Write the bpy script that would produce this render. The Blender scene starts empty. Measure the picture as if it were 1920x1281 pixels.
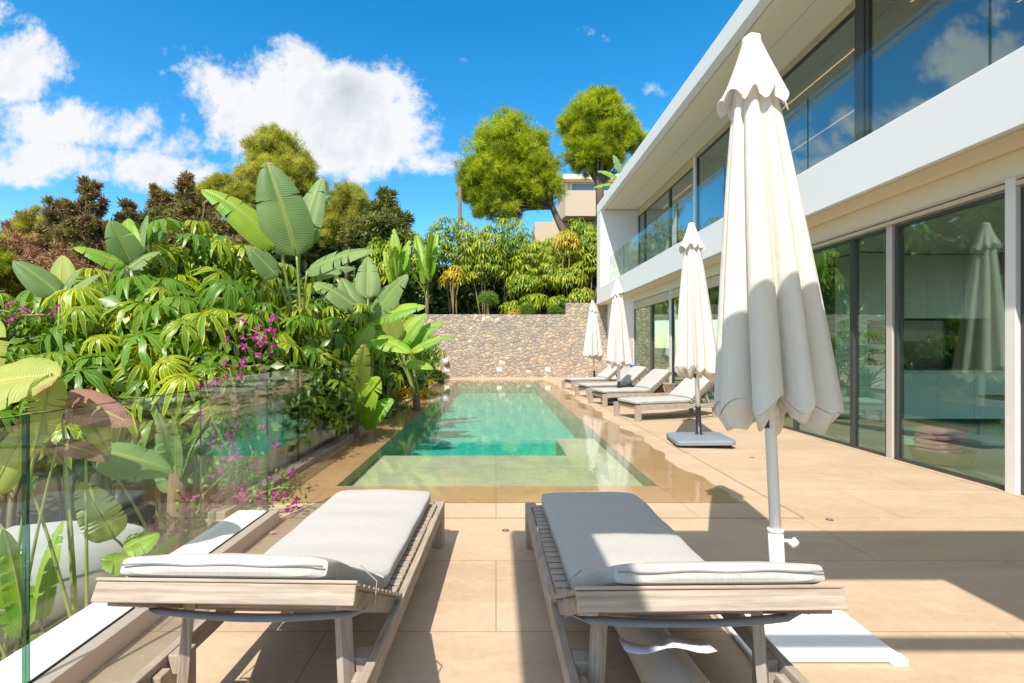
import bpy, bmesh, math, random
import numpy as np
from mathutils import Vector, Matrix, noise as mnoise
R = math.radians
random.seed(7); rng = np.random.default_rng(7)
scene = bpy.context.scene
COL = scene.collection

# ---------------------------------------------------------------- camera
F, H, PX, PY = 960.0, 1.3, 930.0, 651.0
cam_d = bpy.data.cameras.new("camera"); cam = bpy.data.objects.new("camera", cam_d); COL.objects.link(cam)
cam.location = (0, 0, H); cam.rotation_euler = (R(90), 0, 0)
cam_d.sensor_width = 36; cam_d.lens = 18.0
cam_d.shift_x = (960-PX)/1920; cam_d.shift_y = (PY-640.5)/1920
cam_d.clip_start = 0.05; cam_d.clip_end = 5000
scene.camera = cam

# ---------------------------------------------------------------- sun + sky
SX, SY = 0.30, 0.80            # shadow travel per metre of height
sun_dir = Vector((-SX, -SY, 1)).normalized()
SUN_EL = math.asin(sun_dir.z); SUN_AZ = math.atan2(sun_dir.x, sun_dir.y)
sd = bpy.data.lights.new("sun", 'SUN'); sun = bpy.data.objects.new("sun", sd); COL.objects.link(sun)
sd.energy = 3.3; sd.angle = R(0.5); sd.color = (1.0, 0.93, 0.82)
sun.rotation_euler = (-sun_dir).to_track_quat('-Z', 'Y').to_euler()
scene.view_settings.view_transform = 'Standard'; scene.view_settings.look = 'None'
scene.view_settings.exposure = 1.03; scene.view_settings.gamma = 1
scene.cycles.max_bounces = 12; scene.cycles.transparent_max_bounces = 24
scene.cycles.caustics_reflective = False; scene.cycles.caustics_refractive = False

def world():
    w = bpy.data.worlds.new("World"); scene.world = w; w.use_nodes = True
    nt = w.node_tree; N = nt.nodes; L = nt.links; N.clear()
    out = N.new('ShaderNodeOutputWorld'); bg = N.new('ShaderNodeBackground')
    sky = N.new('ShaderNodeTexSky'); sky.sky_type = 'NISHITA'; sky.sun_disc = False
    sky.sun_elevation = SUN_EL; sky.sun_rotation = SUN_AZ
    sky.air_density = 1.0; sky.dust_density = 0.3; sky.ozone_density = 2.5
    def m(op, a, b=None, c=None, clamp=False):
        n = N.new('ShaderNodeMath'); n.operation = op; n.use_clamp = clamp
        for i, v in enumerate((a, b, c)):
            if v is None: continue
            if isinstance(v, (int, float)): n.inputs[i].default_value = v
            else: L.new(v, n.inputs[i])
        return n.outputs[0]
    tc = N.new('ShaderNodeTexCoord'); sp = N.new('ShaderNodeSeparateXYZ'); L.new(tc.outputs['Generated'], sp.inputs[0])
    ay = m('MAXIMUM', m('ABSOLUTE', sp.outputs[1]), 0.05)
    u = m('DIVIDE', sp.outputs[0], ay); v = m('DIVIDE', sp.outputs[2], ay)
    cb = N.new('ShaderNodeCombineXYZ'); L.new(u, cb.inputs[0]); L.new(v, cb.inputs[1])
    L.new(m('MULTIPLY', m('SIGN', sp.outputs[1]), 2.0), cb.inputs[2])
    def nz(scale, det, rough, dist=0.0):
        n = N.new('ShaderNodeTexNoise'); n.inputs['Scale'].default_value = scale; n.inputs['Detail'].default_value = det
        n.inputs['Roughness'].default_value = rough; n.inputs['Distortion'].default_value = dist
        L.new(cb.outputs[0], n.inputs['Vector']); return n.outputs['Fac']
    big = nz(4.2, 12, 0.66, 0.15); fine = nz(13.0, 8, 0.62, 0.1)
    blobs = [(470,140,150,75,1),(570,215,230,110,1.25),(690,250,130,90,1.1),(640,310,150,45,.9),(350,115,60,45,.8),(455,250,100,50,.75),
             (760,305,110,32,.85),(800,232,52,34,.75),(795,192,28,14,.5),(30,125,110,70,1.1),(20,30,60,50,.7),
             (150,240,170,52,1.3),(70,240,110,45,.9),(310,270,110,50,1.0),(90,300,160,50,1.3),(250,318,160,45,1.2),(380,335,70,30,.55),(350,300,90,30,.7),
             (1240,172,75,20,.5),(1160,60,38,30,.42),(1100,57,34,16,.4),(870,122,28,16,.42),(1340,12,60,24,.5),(1200,240,50,20,.45),(1130,300,60,26,.4)]
    acc = None
    for (bx, by, a, b, s) in blobs:
        du = m('DIVIDE', m('SUBTRACT', u, (bx-PX)/F), a/F*1.5); dv = m('DIVIDE', m('SUBTRACT', v, (PY-by)/F), b/F*1.5)
        r2 = m('ADD', m('MULTIPLY', du, du), m('MULTIPLY', dv, dv))
        g = m('MULTIPLY', m('SUBTRACT', 1.0, r2, clamp=True), s)
        acc = g if acc is None else m('MAXIMUM', acc, g)
    # high sky outside the framed part: added cloud cover to whiten the ambient light
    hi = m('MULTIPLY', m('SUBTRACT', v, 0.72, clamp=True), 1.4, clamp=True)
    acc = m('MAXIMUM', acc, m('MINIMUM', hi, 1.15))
    nn = m('ADD', m('MULTIPLY', m('SUBTRACT', big, 0.5), 3.0), m('MULTIPLY', m('SUBTRACT', fine, 0.5), 1.5))
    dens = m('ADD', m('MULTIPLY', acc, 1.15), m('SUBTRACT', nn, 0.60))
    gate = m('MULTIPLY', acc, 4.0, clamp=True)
    mask = N.new('ShaderNodeMapRange'); mask.interpolation_type = 'SMOOTHSTEP'
    mask.inputs['From Min'].default_value = 0.0; mask.inputs['From Max'].default_value = 0.55
    L.new(dens, mask.inputs['Value'])
    mk = m('MULTIPLY', mask.outputs[0], gate)
    # clouds: thick middles slightly greyer (their own density)
    shade = N.new('ShaderNodeMapRange'); shade.inputs['From Min'].default_value = 0.6; shade.inputs['From Max'].default_value = 1.7
    L.new(m('ADD', dens, m('MULTIPLY', m('SUBTRACT', nz(5.5, 5, .55), .5), -2.2)), shade.inputs['Value'])
    cm = N.new('ShaderNodeMix'); cm.data_type = 'RGBA'; cm.inputs[6].default_value = (3.05, 3.1, 3.2, 1); cm.inputs[7].default_value = (1.95, 2.1, 2.4, 1)
    L.new(shade.outputs[0], cm.inputs[0])
    hs = N.new('ShaderNodeHueSaturation'); hs.inputs['Saturation'].default_value = 1.42; hs.inputs['Hue'].default_value = 0.491; hs.inputs['Value'].default_value = 0.80
    L.new(sky.outputs[0], hs.inputs['Color'])
    mx = N.new('ShaderNodeMix'); mx.data_type = 'RGBA'
    L.new(mk, mx.inputs[0]); L.new(hs.outputs[0], mx.inputs[6]); L.new(cm.outputs[2], mx.inputs[7])
    L.new(mx.outputs[2], bg.inputs[0]); bg.inputs[1].default_value = 0.15
    L.new(bg.outputs[0], out.inputs[0])
world()

# ---------------------------------------------------------------- helpers
def P(px, py, Y): return np.array([(px-PX)/F*Y, Y, H+(PY-py)/F*Y])
def G(px, py):
    return (px-PX)*H/(py-PY), F*H/(py-PY)
def tag(o, label=None, cat=None, group=None, kind=None):
    if label: o['label'] = label
    if cat: o['category'] = cat
    if group: o['group'] = group
    if kind: o['kind'] = kind
    return o
def empty(name, loc=(0,0,0), rz=0):
    o = bpy.data.objects.new(name, None); COL.objects.link(o); o.location = loc; o.rotation_euler = (0,0,rz)
    o.empty_display_size = .1; return o
def copy_tree(o, parent=None):
    c = o.copy(); COL.objects.link(c)
    if parent: c.parent = parent
    for ch in list(o.children): copy_tree(ch, c)
    return c

class MB:
    def __init__(s): s.V=[]; s.F=[]; s.UV=[]; s.Rn=[]; s.n=0
    def add(s, V, Fc, uv=None, rnd=0.0):
        V = np.asarray(V, float); k = len(V)
        s.V.append(V); s.F.extend([tuple(i+s.n for i in f) for f in Fc])
        s.UV.append(np.zeros((k,2)) if uv is None else np.asarray(uv, float))
        s.Rn.append(np.full(k, rnd) if np.isscalar(rnd) else np.asarray(rnd)); s.n += k
    def box(s, a, b, M=None):
        x0,y0,z0 = a; x1,y1,z1 = b
        V = np.array([(x0,y0,z0),(x1,y0,z0),(x1,y1,z0),(x0,y1,z0),(x0,y0,z1),(x1,y0,z1),(x1,y1,z1),(x0,y1,z1)], float)
        if M is not None: V = np.array([(M @ Vector(v))[:] for v in V])
        s.add(V, [(3,2,1,0),(4,5,6,7),(0,1,5,4),(1,2,6,5),(2,3,7,6),(3,0,4,7)])
    def tube(s, pts, rad, n=8, cap=True, rnd=0.0):
        pts = [Vector(p) for p in pts]; m_ = len(pts)
        if np.isscalar(rad): rad = [rad]*m_
        ref = Vector((0,0,1)); V=[]; uv=[]
        for i, p in enumerate(pts):
            d = (pts[min(i+1,m_-1)]-pts[max(i-1,0)]).normalized()
            rf = ref if abs(d.z) < .9 else Vector((0,1,0))
            a = d.cross(rf).normalized(); b = d.cross(a).normalized()
            for k in range(n):
                t = 2*math.pi*k/n; V.append((p+(a*math.cos(t)+b*math.sin(t))*rad[i])[:]); uv.append((i/(m_-1), k/n))
        Fc = [(i*n+k, i*n+(k+1)%n, (i+1)*n+(k+1)%n, (i+1)*n+k) for i in range(m_-1) for k in range(n)]
        if cap: Fc += [tuple(range(n))[::-1], tuple(range((m_-1)*n, m_*n))]
        s.add(V, Fc, uv, rnd)
    def prism(s, poly, z0, z1):
        n = len(poly); V = [(x,y,z0) for x,y in poly]+[(x,y,z1) for x,y in poly]
        s.add(V, [tuple(range(n))[::-1], tuple(range(n,2*n))]+[(i,(i+1)%n,(i+1)%n+n,i+n) for i in range(n)])
    def grid(s, A, uv=None, rnd=0.0, closed=False):
        A = np.asarray(A); a, b = A.shape[:2]
        Fc = [(i*b+j, i*b+(j+1)%b, (i+1)*b+(j+1)%b, (i+1)*b+j) for i in range(a-1) for j in range(b if closed else b-1)]
        s.add(A.reshape(-1,3), Fc, None if uv is None else np.asarray(uv).reshape(-1,2), rnd)
    def build(s, name, mat, parent=None, smooth=False, bevel=0, solid=0):
        me = bpy.data.meshes.new(name)
        V = np.concatenate(s.V) if s.V else np.zeros((0,3))
        me.from_pydata(V.tolist(), [], s.F); me.update()
        UV = np.concatenate(s.UV); Rn = np.concatenate(s.Rn)
        uvl = me.uv_layers.new(name="UVMap"); li = np.empty(len(me.loops), dtype=np.int32)
        me.loops.foreach_get("vertex_index", li); uvl.data.foreach_set("uv", UV[li].astype(np.float32).ravel())
        at = me.attributes.new("rnd", 'FLOAT', 'POINT'); at.data.foreach_set("value", Rn.astype(np.float32))
        if smooth: me.polygons.foreach_set("use_smooth", [True]*len(me.polygons))
        me.materials.append(mat)
        o = bpy.data.objects.new(name, me); COL.objects.link(o)
        if parent: o.parent = parent
        if solid:
            md = o.modifiers.new("solid", 'SOLIDIFY'); md.thickness = solid
        if bevel:
            md = o.modifiers.new("bevel", 'BEVEL'); md.width = bevel; md.segments = 2; md.limit_method = 'ANGLE'
        return o
def quick(name, mat, parent, *boxes, bevel=0):
    b = MB()
    for a, c in boxes: b.box(a, c)
    return b.build(name, mat, parent, bevel=bevel)

# ---------------------------------------------------------------- materials
class MT:
    def __init__(s, name):
        s.m = bpy.data.materials.new(name); s.m.use_nodes = True; s.nt = s.m.node_tree; s.N = s.nt.nodes; s.L = s.nt.links
        s.N.clear(); s.out = s.N.new('ShaderNodeOutputMaterial')
    def n(s, t, **kw):
        x = s.N.new(t)
        for k, v in kw.items():
            if k.startswith('_'): setattr(x, k[1:], v)
            else:
                key = k.replace('__', ' ')
                if hasattr(v, 'node'): s.L.new(v, x.inputs[key])
                else: x.inputs[key].default_value = v
        return x
    def math(s, op, a, b=0.0, clamp=False):
        x = s.N.new('ShaderNodeMath'); x.operation = op; x.use_clamp = clamp
        for i, v in enumerate((a, b)):
            if hasattr(v, 'node'): s.L.new(v, x.inputs[i])
            else: x.inputs[i].default_value = v
        return x.outputs[0]
    def mix(s, f, a, b, mode='MIX'):
        x = s.N.new('ShaderNodeMix'); x.data_type = 'RGBA'; x.blend_type = mode
        for i, v in ((0, f), (6, a), (7, b)):
            if hasattr(v, 'node'): s.L.new(v, x.inputs[i])
            else: x.inputs[i].default_value = v if i == 0 else (*v[:3], 1)
        return x.outputs[2]
    def ramp(s, f, stops):
        x = s.N.new('ShaderNodeValToRGB'); e = x.color_ramp.elements
        while len(e) < len(stops): e.new(0.5)
        for i, (p, c) in enumerate(stops): e[i].position = p; e[i].color = (*c[:3], 1) if not np.isscalar(c) else (c,c,c,1)
        s.L.new(f, x.inputs[0]); return x.outputs[0]
    def coords(s, scale=(1,1,1), kind='Object', rot=(0,0,0)):
        tc = s.N.new('ShaderNodeTexCoord'); mp = s.N.new('ShaderNodeMapping')
        s.L.new(tc.outputs[kind], mp.inputs[0]); mp.inputs['Scale'].default_value = scale; mp.inputs['Rotation'].default_value = rot
        return mp.outputs[0]
    def wcoords(s, scale=(1,1,1)):
        g = s.N.new('ShaderNodeNewGeometry'); mp = s.N.new('ShaderNodeMapping')
        s.L.new(g.outputs['Position'], mp.inputs[0]); mp.inputs['Scale'].default_value = scale; return mp.outputs[0]
    def noise(s, vec, scale, detail=4, rough=.55, dist=0):
        x = s.n('ShaderNodeTexNoise', Vector=vec, Scale=scale, Detail=detail, Roughness=rough, Distortion=dist); return x.outputs['Fac']
    def bump(s, h, strength=.3, dist=.01):
        x = s.n('ShaderNodeBump', Height=h, Strength=strength, Distance=dist); return x.outputs[0]
    def pbr(s, color, rough=.6, normal=None, spec=.5, metal=0, extra=None):
        p = s.n('ShaderNodeBsdfPrincipled'); 
        for k, v in (('Base Color', color), ('Roughness', rough), ('Metallic', metal), ('Specular IOR Level', spec)):
            if hasattr(v, 'node'): s.L.new(v, p.inputs[k])
            else: p.inputs[k].default_value = (*v[:3], 1) if k == 'Base Color' else v
        if normal is not None: s.L.new(normal, p.inputs['Normal'])
        return p.outputs[0]
    def done(s, sh): s.L.new(sh, s.out.inputs['Surface']); return s.m

def plain(name, c, rough=.5, metal=0, var=.06, spec=.5, scale=6, bump=0.0):
    t = MT(name); v = t.coords(); f = t.noise(v, scale, 5)
    c2 = tuple(x*(1-var*2.2) for x in c)
    col = t.mix(f, c2, c)
    nb = t.bump(t.noise(v, scale*12, 3), bump, .004) if bump else None
    return t.done(t.pbr(col, rough, nb, spec, metal))

def deck_mat(name, wet):
    t = MT(name); v = t.wcoords()
    br = t.n('ShaderNodeTexBrick', Vector=v, Scale=1.0); br.offset = .5; br.squash = 1
    br.inputs['Brick Width'].default_value = 1.55; br.inputs['Row Height'].default_value = 0.78
    br.inputs['Mortar Size'].default_value = .0045; br.inputs['Mortar Smooth'].default_value = .2
    br.inputs['Color1'].default_value = (0,0,0,1); br.inputs['Color2'].default_value = (1,1,1,1); br.inputs['Mortar'].default_value = (.5,.5,.5,1)
    n1 = t.noise(t.wcoords((.5,1.6,1)), 1.2, 8, .6, .6); n2 = t.noise(v, 22, 6, .65); n3 = t.noise(t.wcoords((1,3,1)), 5, 6, .65, 1.2)
    a = t.mix(t.ramp(n1, [(.3,0),(.7,1)]), (.435,.305,.195), (.56,.43,.305))
    a = t.mix(t.math('MULTIPLY', br.outputs['Color'], .6), a, (.49,.355,.23))
    a = t.mix(t.math('MULTIPLY', t.ramp(n3, [(.5,0),(.75,1)]), .45), a, (.61,.495,.365))
    a = t.mix(.16, a, n2, 'OVERLAY')
    a = t.mix(t.math('MULTIPLY', t.ramp(t.noise(v, 3.1, 6, .7), [(.58,0),(.72,1)]), .22), a, (.36,.25,.16))
    a = t.mix(t.math('MULTIPLY', br.outputs['Fac'], .65), a, (.25,.19,.13))
    if wet: a = t.mix(1.0, a, (.83,.69,.50), 'MULTIPLY')
    return t.done(t.pbr(a, .35 if wet else t.ramp(n3, [(.3,.5),(.7,.72)]), t.bump(n2, .12, .003), .4))
M = {}
M['deck'] = deck_mat('deck_stone', False); M['wet'] = deck_mat('wet_deck_stone', True)
def stone_wall():
    t = MT('rubble_stone'); v0 = t.wcoords((1,1,1.35))
    nz = t.n('ShaderNodeTexNoise', Vector=v0, Scale=3.2, Detail=3)
    vv = t.n('ShaderNodeVectorMath', _operation='MULTIPLY_ADD'); t.L.new(nz.outputs['Color'], vv.inputs[0]); vv.inputs[1].default_value=(.22,.22,.22); t.L.new(v0, vv.inputs[2])
    v = vv.outputs[0]
    e = t.n('ShaderNodeTexVoronoi', Vector=v, Scale=5.4, Randomness=.92, _feature='DISTANCE_TO_EDGE').outputs['Distance']
    c = t.n('ShaderNodeTexVoronoi', Vector=v, Scale=5.4, Randomness=.92, _feature='F1')
    sp = t.n('ShaderNodeSeparateColor'); t.L.new(c.outputs['Color'], sp.inputs[0])
    col = t.ramp(sp.outputs[0], [(0,(.29,.24,.19)),(.3,(.42,.345,.265)),(.6,(.35,.30,.25)),(.84,(.47,.385,.285)),(.93,(.52,.37,.22)),(.97,(.60,.42,.23)),(1,(.68,.60,.5))])
    col = t.mix(.35, col, t.noise(v, 16, 6, .7), 'OVERLAY')
    edge = t.ramp(e, [(.0,0),(.03,1)])
    col = t.mix(edge, (.22,.18,.14), col)
    h = t.math('ADD', t.ramp(e, [(0,0),(.10,.8),(.25,1)]), t.math('MULTIPLY', t.noise(v, 20, 5), .35))
    return t.done(t.pbr(col, .85, t.bump(h, .8, .028), .25))
M['stone'] = stone_wall()
def curb_mat():
    t = MT('curb_stone'); v = t.wcoords(); col = t.mix(t.noise(v, 9, 8, .7), (.26,.19,.145), (.40,.31,.245))
    return t.done(t.pbr(col, .8, t.bump(t.noise(v, 40, 4), .3, .004), .3))
M['curb'] = curb_mat()
def plaster(name, c, rough=.75, streak=.05):
    t = MT(name); v = t.wcoords(); f = t.noise(v, .7, 7, .65); g = t.noise(t.wcoords((6,6,.5)), 2.0, 5, .6)
    col = t.mix(t.math('MULTIPLY', f, .5), c, tuple(x*.93 for x in c)); col = t.mix(t.math('MULTIPLY', g, streak), col, (.5,.45,.38))
    return t.done(t.pbr(col, rough, t.bump(t.noise(v, 60, 3), .06, .002), .3))
M['white'] = plaster('white_render', (.80,.80,.80)); M['cream'] = plaster('cream_render', (.80,.73,.58)); M['pinkish'] = plaster('pink_beige_render', (.66,.52,.43), .8, .15)
M['wall_white'] = plaster('garden_white_render', (.78,.78,.75), .7, .2)
M['planter'] = plaster('grey_render', (.42,.43,.42), .7, .3); M['beige'] = plaster('beige_render', (.56,.45,.32), .8, .1)
M['soil'] = plain('soil', (.075,.055,.038), .95, var=.2, scale=4, bump=.8)
M['dark_metal'] = plain('dark_aluminium', (.075,.078,.08), .35, .3); M['grey_metal'] = plain('grey_frame', (.30,.30,.29), .4, .2)
M['frame_beige'] = plain('beige_frame', (.56,.52,.45), .45); M['post'] = plain('white_lacquer', (.80,.78,.72), .35)
M['blind'] = plain('blind_fabric', (.66,.55,.40), .7, bump=.2)
M['black'] = plain('black_plastic', (.022,.022,.024), .4); M['base_grey'] = plain('grey_blue_plastic', (.235,.275,.315), .45, var=.1, bump=.2)
M['pole'] = plain('white_pole_paint', (.78,.78,.75), .28); M['zip'] = plain('zip_grey', (.22,.22,.23), .6)
M['steel'] = plain('drain_steel', (.22,.19,.16), .5, .6)
def plate_mat():
    t = MT('painted_plate'); v = t.wcoords(); r = t.ramp(t.noise(v, 7, 8, .75), [(.66,0),(.74,1)])
    col = t.mix(r, (.86,.86,.86), (.55,.28,.09)); col = t.mix(t.math('MULTIPLY', t.noise(v, 3, 6), .15), col, (.6,.58,.55))
    return t.done(t.pbr(col, .42, None, .4))
M['plate'] = plate_mat()
def fabric(name, c, trans=0.0, weave=900, heather=0.0, fold=0.0):
    t = MT(name); v = t.coords((1,1,1)); f = t.noise(v, 5, 6)
    col = t.mix(f, tuple(x*.94 for x in c), c)
    w1 = t.noise(t.coords((25,160,25)), 1.0, 4, .7)
    if heather: col = t.mix(t.math('MULTIPLY', t.ramp(w1, [(.35,0),(.7,1)]), heather), col, tuple(x*.66 for x in c))
    h = t.noise(v, 260, 2)
    nb = t.bump(h, .25, .002)
    if fold:
        nb2 = t.n('ShaderNodeBump', Height=t.noise(t.coords((1,1,.35)), 9, 5, .6, .8), Strength=fold, Distance=.012); t.L.new(nb, nb2.inputs['Normal']); nb = nb2.outputs[0]
    p = t.pbr(col, .92, nb, .12)
    if trans:
        tr = t.n('ShaderNodeBsdfTranslucent', Color=(*c, 1)); mx = t.n('ShaderNodeMixShader', Fac=trans)
        t.L.new(p, mx.inputs[1]); t.L.new(tr.outputs[0], mx.inputs[2]); p = mx.outputs[0]
    return t.done(p)
M['canopy'] = M['canvas'] = fabric('umbrella_canvas', (.82,.785,.71), .22, fold=.9); M['cushion'] = fabric('cushion_cloth', (.475,.46,.435), 0, heather=.42, fold=.22)
M['strap'] = fabric('strap_cloth', (.33,.33,.34), 0, heather=.4); M['tag_white'] = fabric('care_label_cloth', (.72,.72,.82), .1)
M['pink'] = fabric('pink_towel', (.95,.34,.46)); M['mint'] = fabric('mint_towel', (.45,.75,.62)); M['blue'] = fabric('blue_cloth', (.02,.17,.62)); M['curtain'] = fabric('curtain_cloth', (.72,.68,.6), .3)
def wood(name, sc, c1=(.22,.165,.12), c2=(.49,.41,.33)):
    t = MT(name); v = t.coords(sc); g = t.noise(v, 3.0, 9, .7, .3); g2 = t.noise(t.coords((2,2,2)), 2.2, 4)
    col = t.mix(t.ramp(g, [(.28,0),(.72,1)]), c1, c2); col = t.mix(t.math('MULTIPLY', t.ramp(g2, [(.42,0),(.62,1)]), .42), col, (.36,.33,.30))
    ob = t.n('ShaderNodeTexWave', Vector=v, Scale=1.3, Distortion=6, Detail=3); col = t.mix(.07, col, ob.outputs['Color'], 'OVERLAY')
    return t.done(t.pbr(col, .8, t.bump(g, .35, .003), .25))
M['wood_x'] = wood('teak_along', (1.2,26,26)); M['wood_y'] = wood('teak_across', (26,1.2,26)); M['wood_z'] = wood('teak_upright', (26,26,1.2))
M['slat_red'] = wood('reddish_slat', (20,20,1), (.20,.10,.07), (.40,.25,.19))
M['wicker'] = plain('wicker', (.45,.34,.14), .7, bump=.8)
M['cabinet'] = plain('cabinet_lacquer', (.70,.73,.72), .3); M['splash'] = plain('dark_splashback', (.03,.045,.035), .12); M['oven'] = plain('oven_glass', (.012,.014,.012), .1)
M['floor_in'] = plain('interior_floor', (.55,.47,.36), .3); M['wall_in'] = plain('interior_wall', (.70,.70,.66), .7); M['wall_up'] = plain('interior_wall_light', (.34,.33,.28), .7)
def led():
    t = MT('led_strip'); e = t.n('ShaderNodeEmission', Color=(1,.58,.30,1), Strength=.75); return t.done(e.outputs[0])
M['led'] = led()
def glass(name, tint, rmul=1.0, radd=0.0, rough=0.0, wob=0.0, refl=(1,1,1)):
    t = MT(name); bf = t.n('ShaderNodeNewGeometry').outputs['Backfacing']; fr = t.n('ShaderNodeFresnel', IOR=t.math('SUBTRACT', 1.5, t.math('MULTIPLY', bf, 1.5-1/1.5))); f = t.math('ADD', t.math('MULTIPLY', fr.outputs[0], rmul), radd, clamp=True)
    gl = t.n('ShaderNodeBsdfGlossy', Color=(*refl,1), Roughness=rough); tr = t.n('ShaderNodeBsdfTransparent', Color=(*tint,1))
    if wob: t.L.new(t.bump(t.noise(t.wcoords(), 1.1, 2), wob, .02), gl.inputs['Normal'])
    mx = t.n('ShaderNodeMixShader', Fac=f); t.L.new(tr.outputs[0], mx.inputs[1]); t.L.new(gl.outputs[0], mx.inputs[2]); return t.done(mx.outputs[0])
M['rail_glass'] = glass('rail_glass', (.955,.985,.97), .95, .02, wob=.02, refl=(.88,.97,.92)); M['edge_glass'] = glass('glass_edge', (.10,.45,.33), 1.0, .08)
M['win_glass'] = glass('window_glass', (.84,.96,.88), 1.5, .05, wob=.05, refl=(.80,.98,.86)); M['win_up'] = glass('upper_window_glass', (.80,.86,.83), 1.5, .08, wob=.04, refl=(.78,.86,.95))
M['bal_glass'] = glass('balustrade_glass', (.93,.98,.96), .7, .0, refl=(.8,.95,.92))
def water():
    t = MT('water'); bf = t.n('ShaderNodeNewGeometry').outputs['Backfacing']; fr = t.n('ShaderNodeFresnel', IOR=t.math('SUBTRACT', 1.36, t.math('MULTIPLY', bf, 1.36-1/1.36)))
    v = t.wcoords((1,1,1)); h = t.math('ADD', t.noise(t.wcoords((3.2,1.0,1)), 2.2, 4, .6), t.math('MULTIPLY', t.noise(v, 11, 3), .18))
    b = t.bump(h, .16, .012); t.L.new(b, fr.inputs['Normal'])
    gl = t.n('ShaderNodeBsdfGlossy', Color=(1,1,1,1), Roughness=.008, Normal=b); tr = t.n('ShaderNodeBsdfTransparent', Color=(1,1,1,1))
    mx = t.n('ShaderNodeMixShader', Fac=fr.outputs[0]); t.L.new(tr.outputs[0], mx.inputs[1]); t.L.new(gl.outputs[0], mx.inputs[2]); return t.done(mx.outputs[0])
M['water'] = water()
def water_vol():
    t = MT('pool_water_body'); a = t.n('ShaderNodeVolumeAbsorption', Color=(.10,.955,.86,1), Density=.60); t.L.new(a.outputs[0], t.out.inputs['Volume']); return t.m
M['vol'] = water_vol()
def tile(name, c1, c2, size):
    t = MT(name); v = t.wcoords(); br = t.n('ShaderNodeTexBrick', Vector=v, Scale=1.0); br.offset = 0
    br.inputs['Brick Width'].default_value = size; br.inputs['Row Height'].default_value = size; br.inputs['Mortar Size'].default_value = min(.004, size*.03)
    br.inputs['Color1'].default_value = (*c1,1); br.inputs['Color2'].default_value = (*c2,1); br.inputs['Mortar'].default_value = tuple(x*.75 for x in c1)+(1,)
    col = t.mix(.35, br.outputs['Color'], t.noise(v, 6, 7, .7), 'OVERLAY')
    return t.done(t.pbr(col, .6, None, .2))
M['pool_wall'] = tile('pool_wall_stone', (.30,.29,.17), (.34,.32,.19), .05); M['shelf'] = tile('shelf_stone', (.45,.36,.23), (.49,.39,.245), 1.5); M['basin'] = tile('basin_mosaic', (.10,.37,.32), (.16,.46,.39), .05)

def leafmat(name, base, alt, edge=None, mid=None, trans=.35, rough=.38, vein=0.0, dead=None, brown=None):
    """rnd attribute picks tint; uv.x along the leaf, uv.y across (0..1)."""
    t = MT(name); at = t.n('ShaderNodeAttribute', _attribute_name='rnd').outputs['Fac']
    col = t.mix(at, base, alt)
    uv = t.N.new('ShaderNodeUVMap'); sp = t.n('ShaderNodeSeparateXYZ', Vector=uv.outputs[0])
    ac = t.math('ABSOLUTE', t.math('MULTIPLY', t.math('SUBTRACT', sp.outputs[1], .5), 2.0))
    nz = t.noise(t.wcoords(), 14, 4, .6)
    col = t.mix(t.math('MULTIPLY', t.ramp(t.noise(t.wcoords(), 2.5, 4), [(.35,0),(.65,1)]), .35), col, tuple(x*.6 for x in base))
    if edge:
        f = t.ramp(t.math('ADD', ac, t.math('MULTIPLY', t.math('SUBTRACT', nz, .5), .9)), [(.50,0),(.85,1)])
        f = t.math('MULTIPLY', f, t.ramp(at, [(.35,.15),(.75,1)])); col = t.mix(f, col, edge)
    if brown:
        f = t.ramp(t.math('ADD', sp.outputs[0], t.math('MULTIPLY', t.math('SUBTRACT', nz, .5), .5)), [(.92,0),(1.02,1)]); col = t.mix(f, col, brown)
    if mid: col = t.mix(t.ramp(ac, [(.05,1),(.14,0)]), col, mid)
    nb = None
    if vein:
        wv = t.n('ShaderNodeTexWave', Vector=uv.outputs[0], Scale=14, Distortion=1.0, Detail=2); nb = t.bump(wv.outputs['Fac'], vein, .012)
        col = t.mix(.12, col, wv.outputs['Color'], 'OVERLAY')
    p = t.pbr(col, rough, nb, .5)
    tr = t.n('ShaderNodeBsdfTranslucent'); t.L.new(t.mix(1, col, (1.25,1.15,.35), 'MULTIPLY'), tr.inputs[0])
    mx = t.n('ShaderNodeMixShader', Fac=trans); t.L.new(p, mx.inputs[1]); t.L.new(tr.outputs[0], mx.inputs[2]); return t.done(mx.outputs[0])
M['sch'] = leafmat('umbrella_tree_leaf', (.045,.19,.006), (.20,.38,.012), edge=(.72,.60,.02), mid=(.24,.38,.04))
M['sch_dark'] = leafmat('umbrella_tree_leaf_back', (.08,.20,.010), (.34,.46,.025), edge=(.66,.60,.04), mid=(.35,.44,.06))
M['sch_yel'] = leafmat('yellowing_leaf', (.42,.40,.02), (.75,.52,.04), edge=(.8,.5,.1))
M['ban'] = leafmat('paddle_leaf', (.16,.28,.085), (.27,.40,.13), mid=(.34,.44,.12), vein=.22, rough=.5, brown=(.42,.26,.12))
M['ban_y'] = leafmat('pale_paddle_leaf', (.38,.46,.09), (.48,.52,.12), mid=(.55,.55,.12), vein=.25, rough=.5, brown=(.5,.3,.12))
M['ban_g'] = leafmat('fresh_paddle_leaf', (.16,.40,.02), (.38,.52,.035), mid=(.45,.55,.08), vein=.22, rough=.42, brown=(.4,.25,.1))
M['dead'] = leafmat('dead_leaf', (.42,.22,.17), (.34,.17,.14), mid=(.5,.3,.2), vein=.5, rough=.7, trans=.2)
M['shrub'] = leafmat('shrub_leaf', (.035,.095,.012), (.20,.30,.03), rough=.35)
M['boug'] = leafmat('bougainvillea_leaf', (.07,.20,.02), (.26,.40,.05), rough=.45); M['magenta'] = leafmat('magenta_bract', (.50,.02,.42), (.72,.06,.50), trans=.45, rough=.6)
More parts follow.
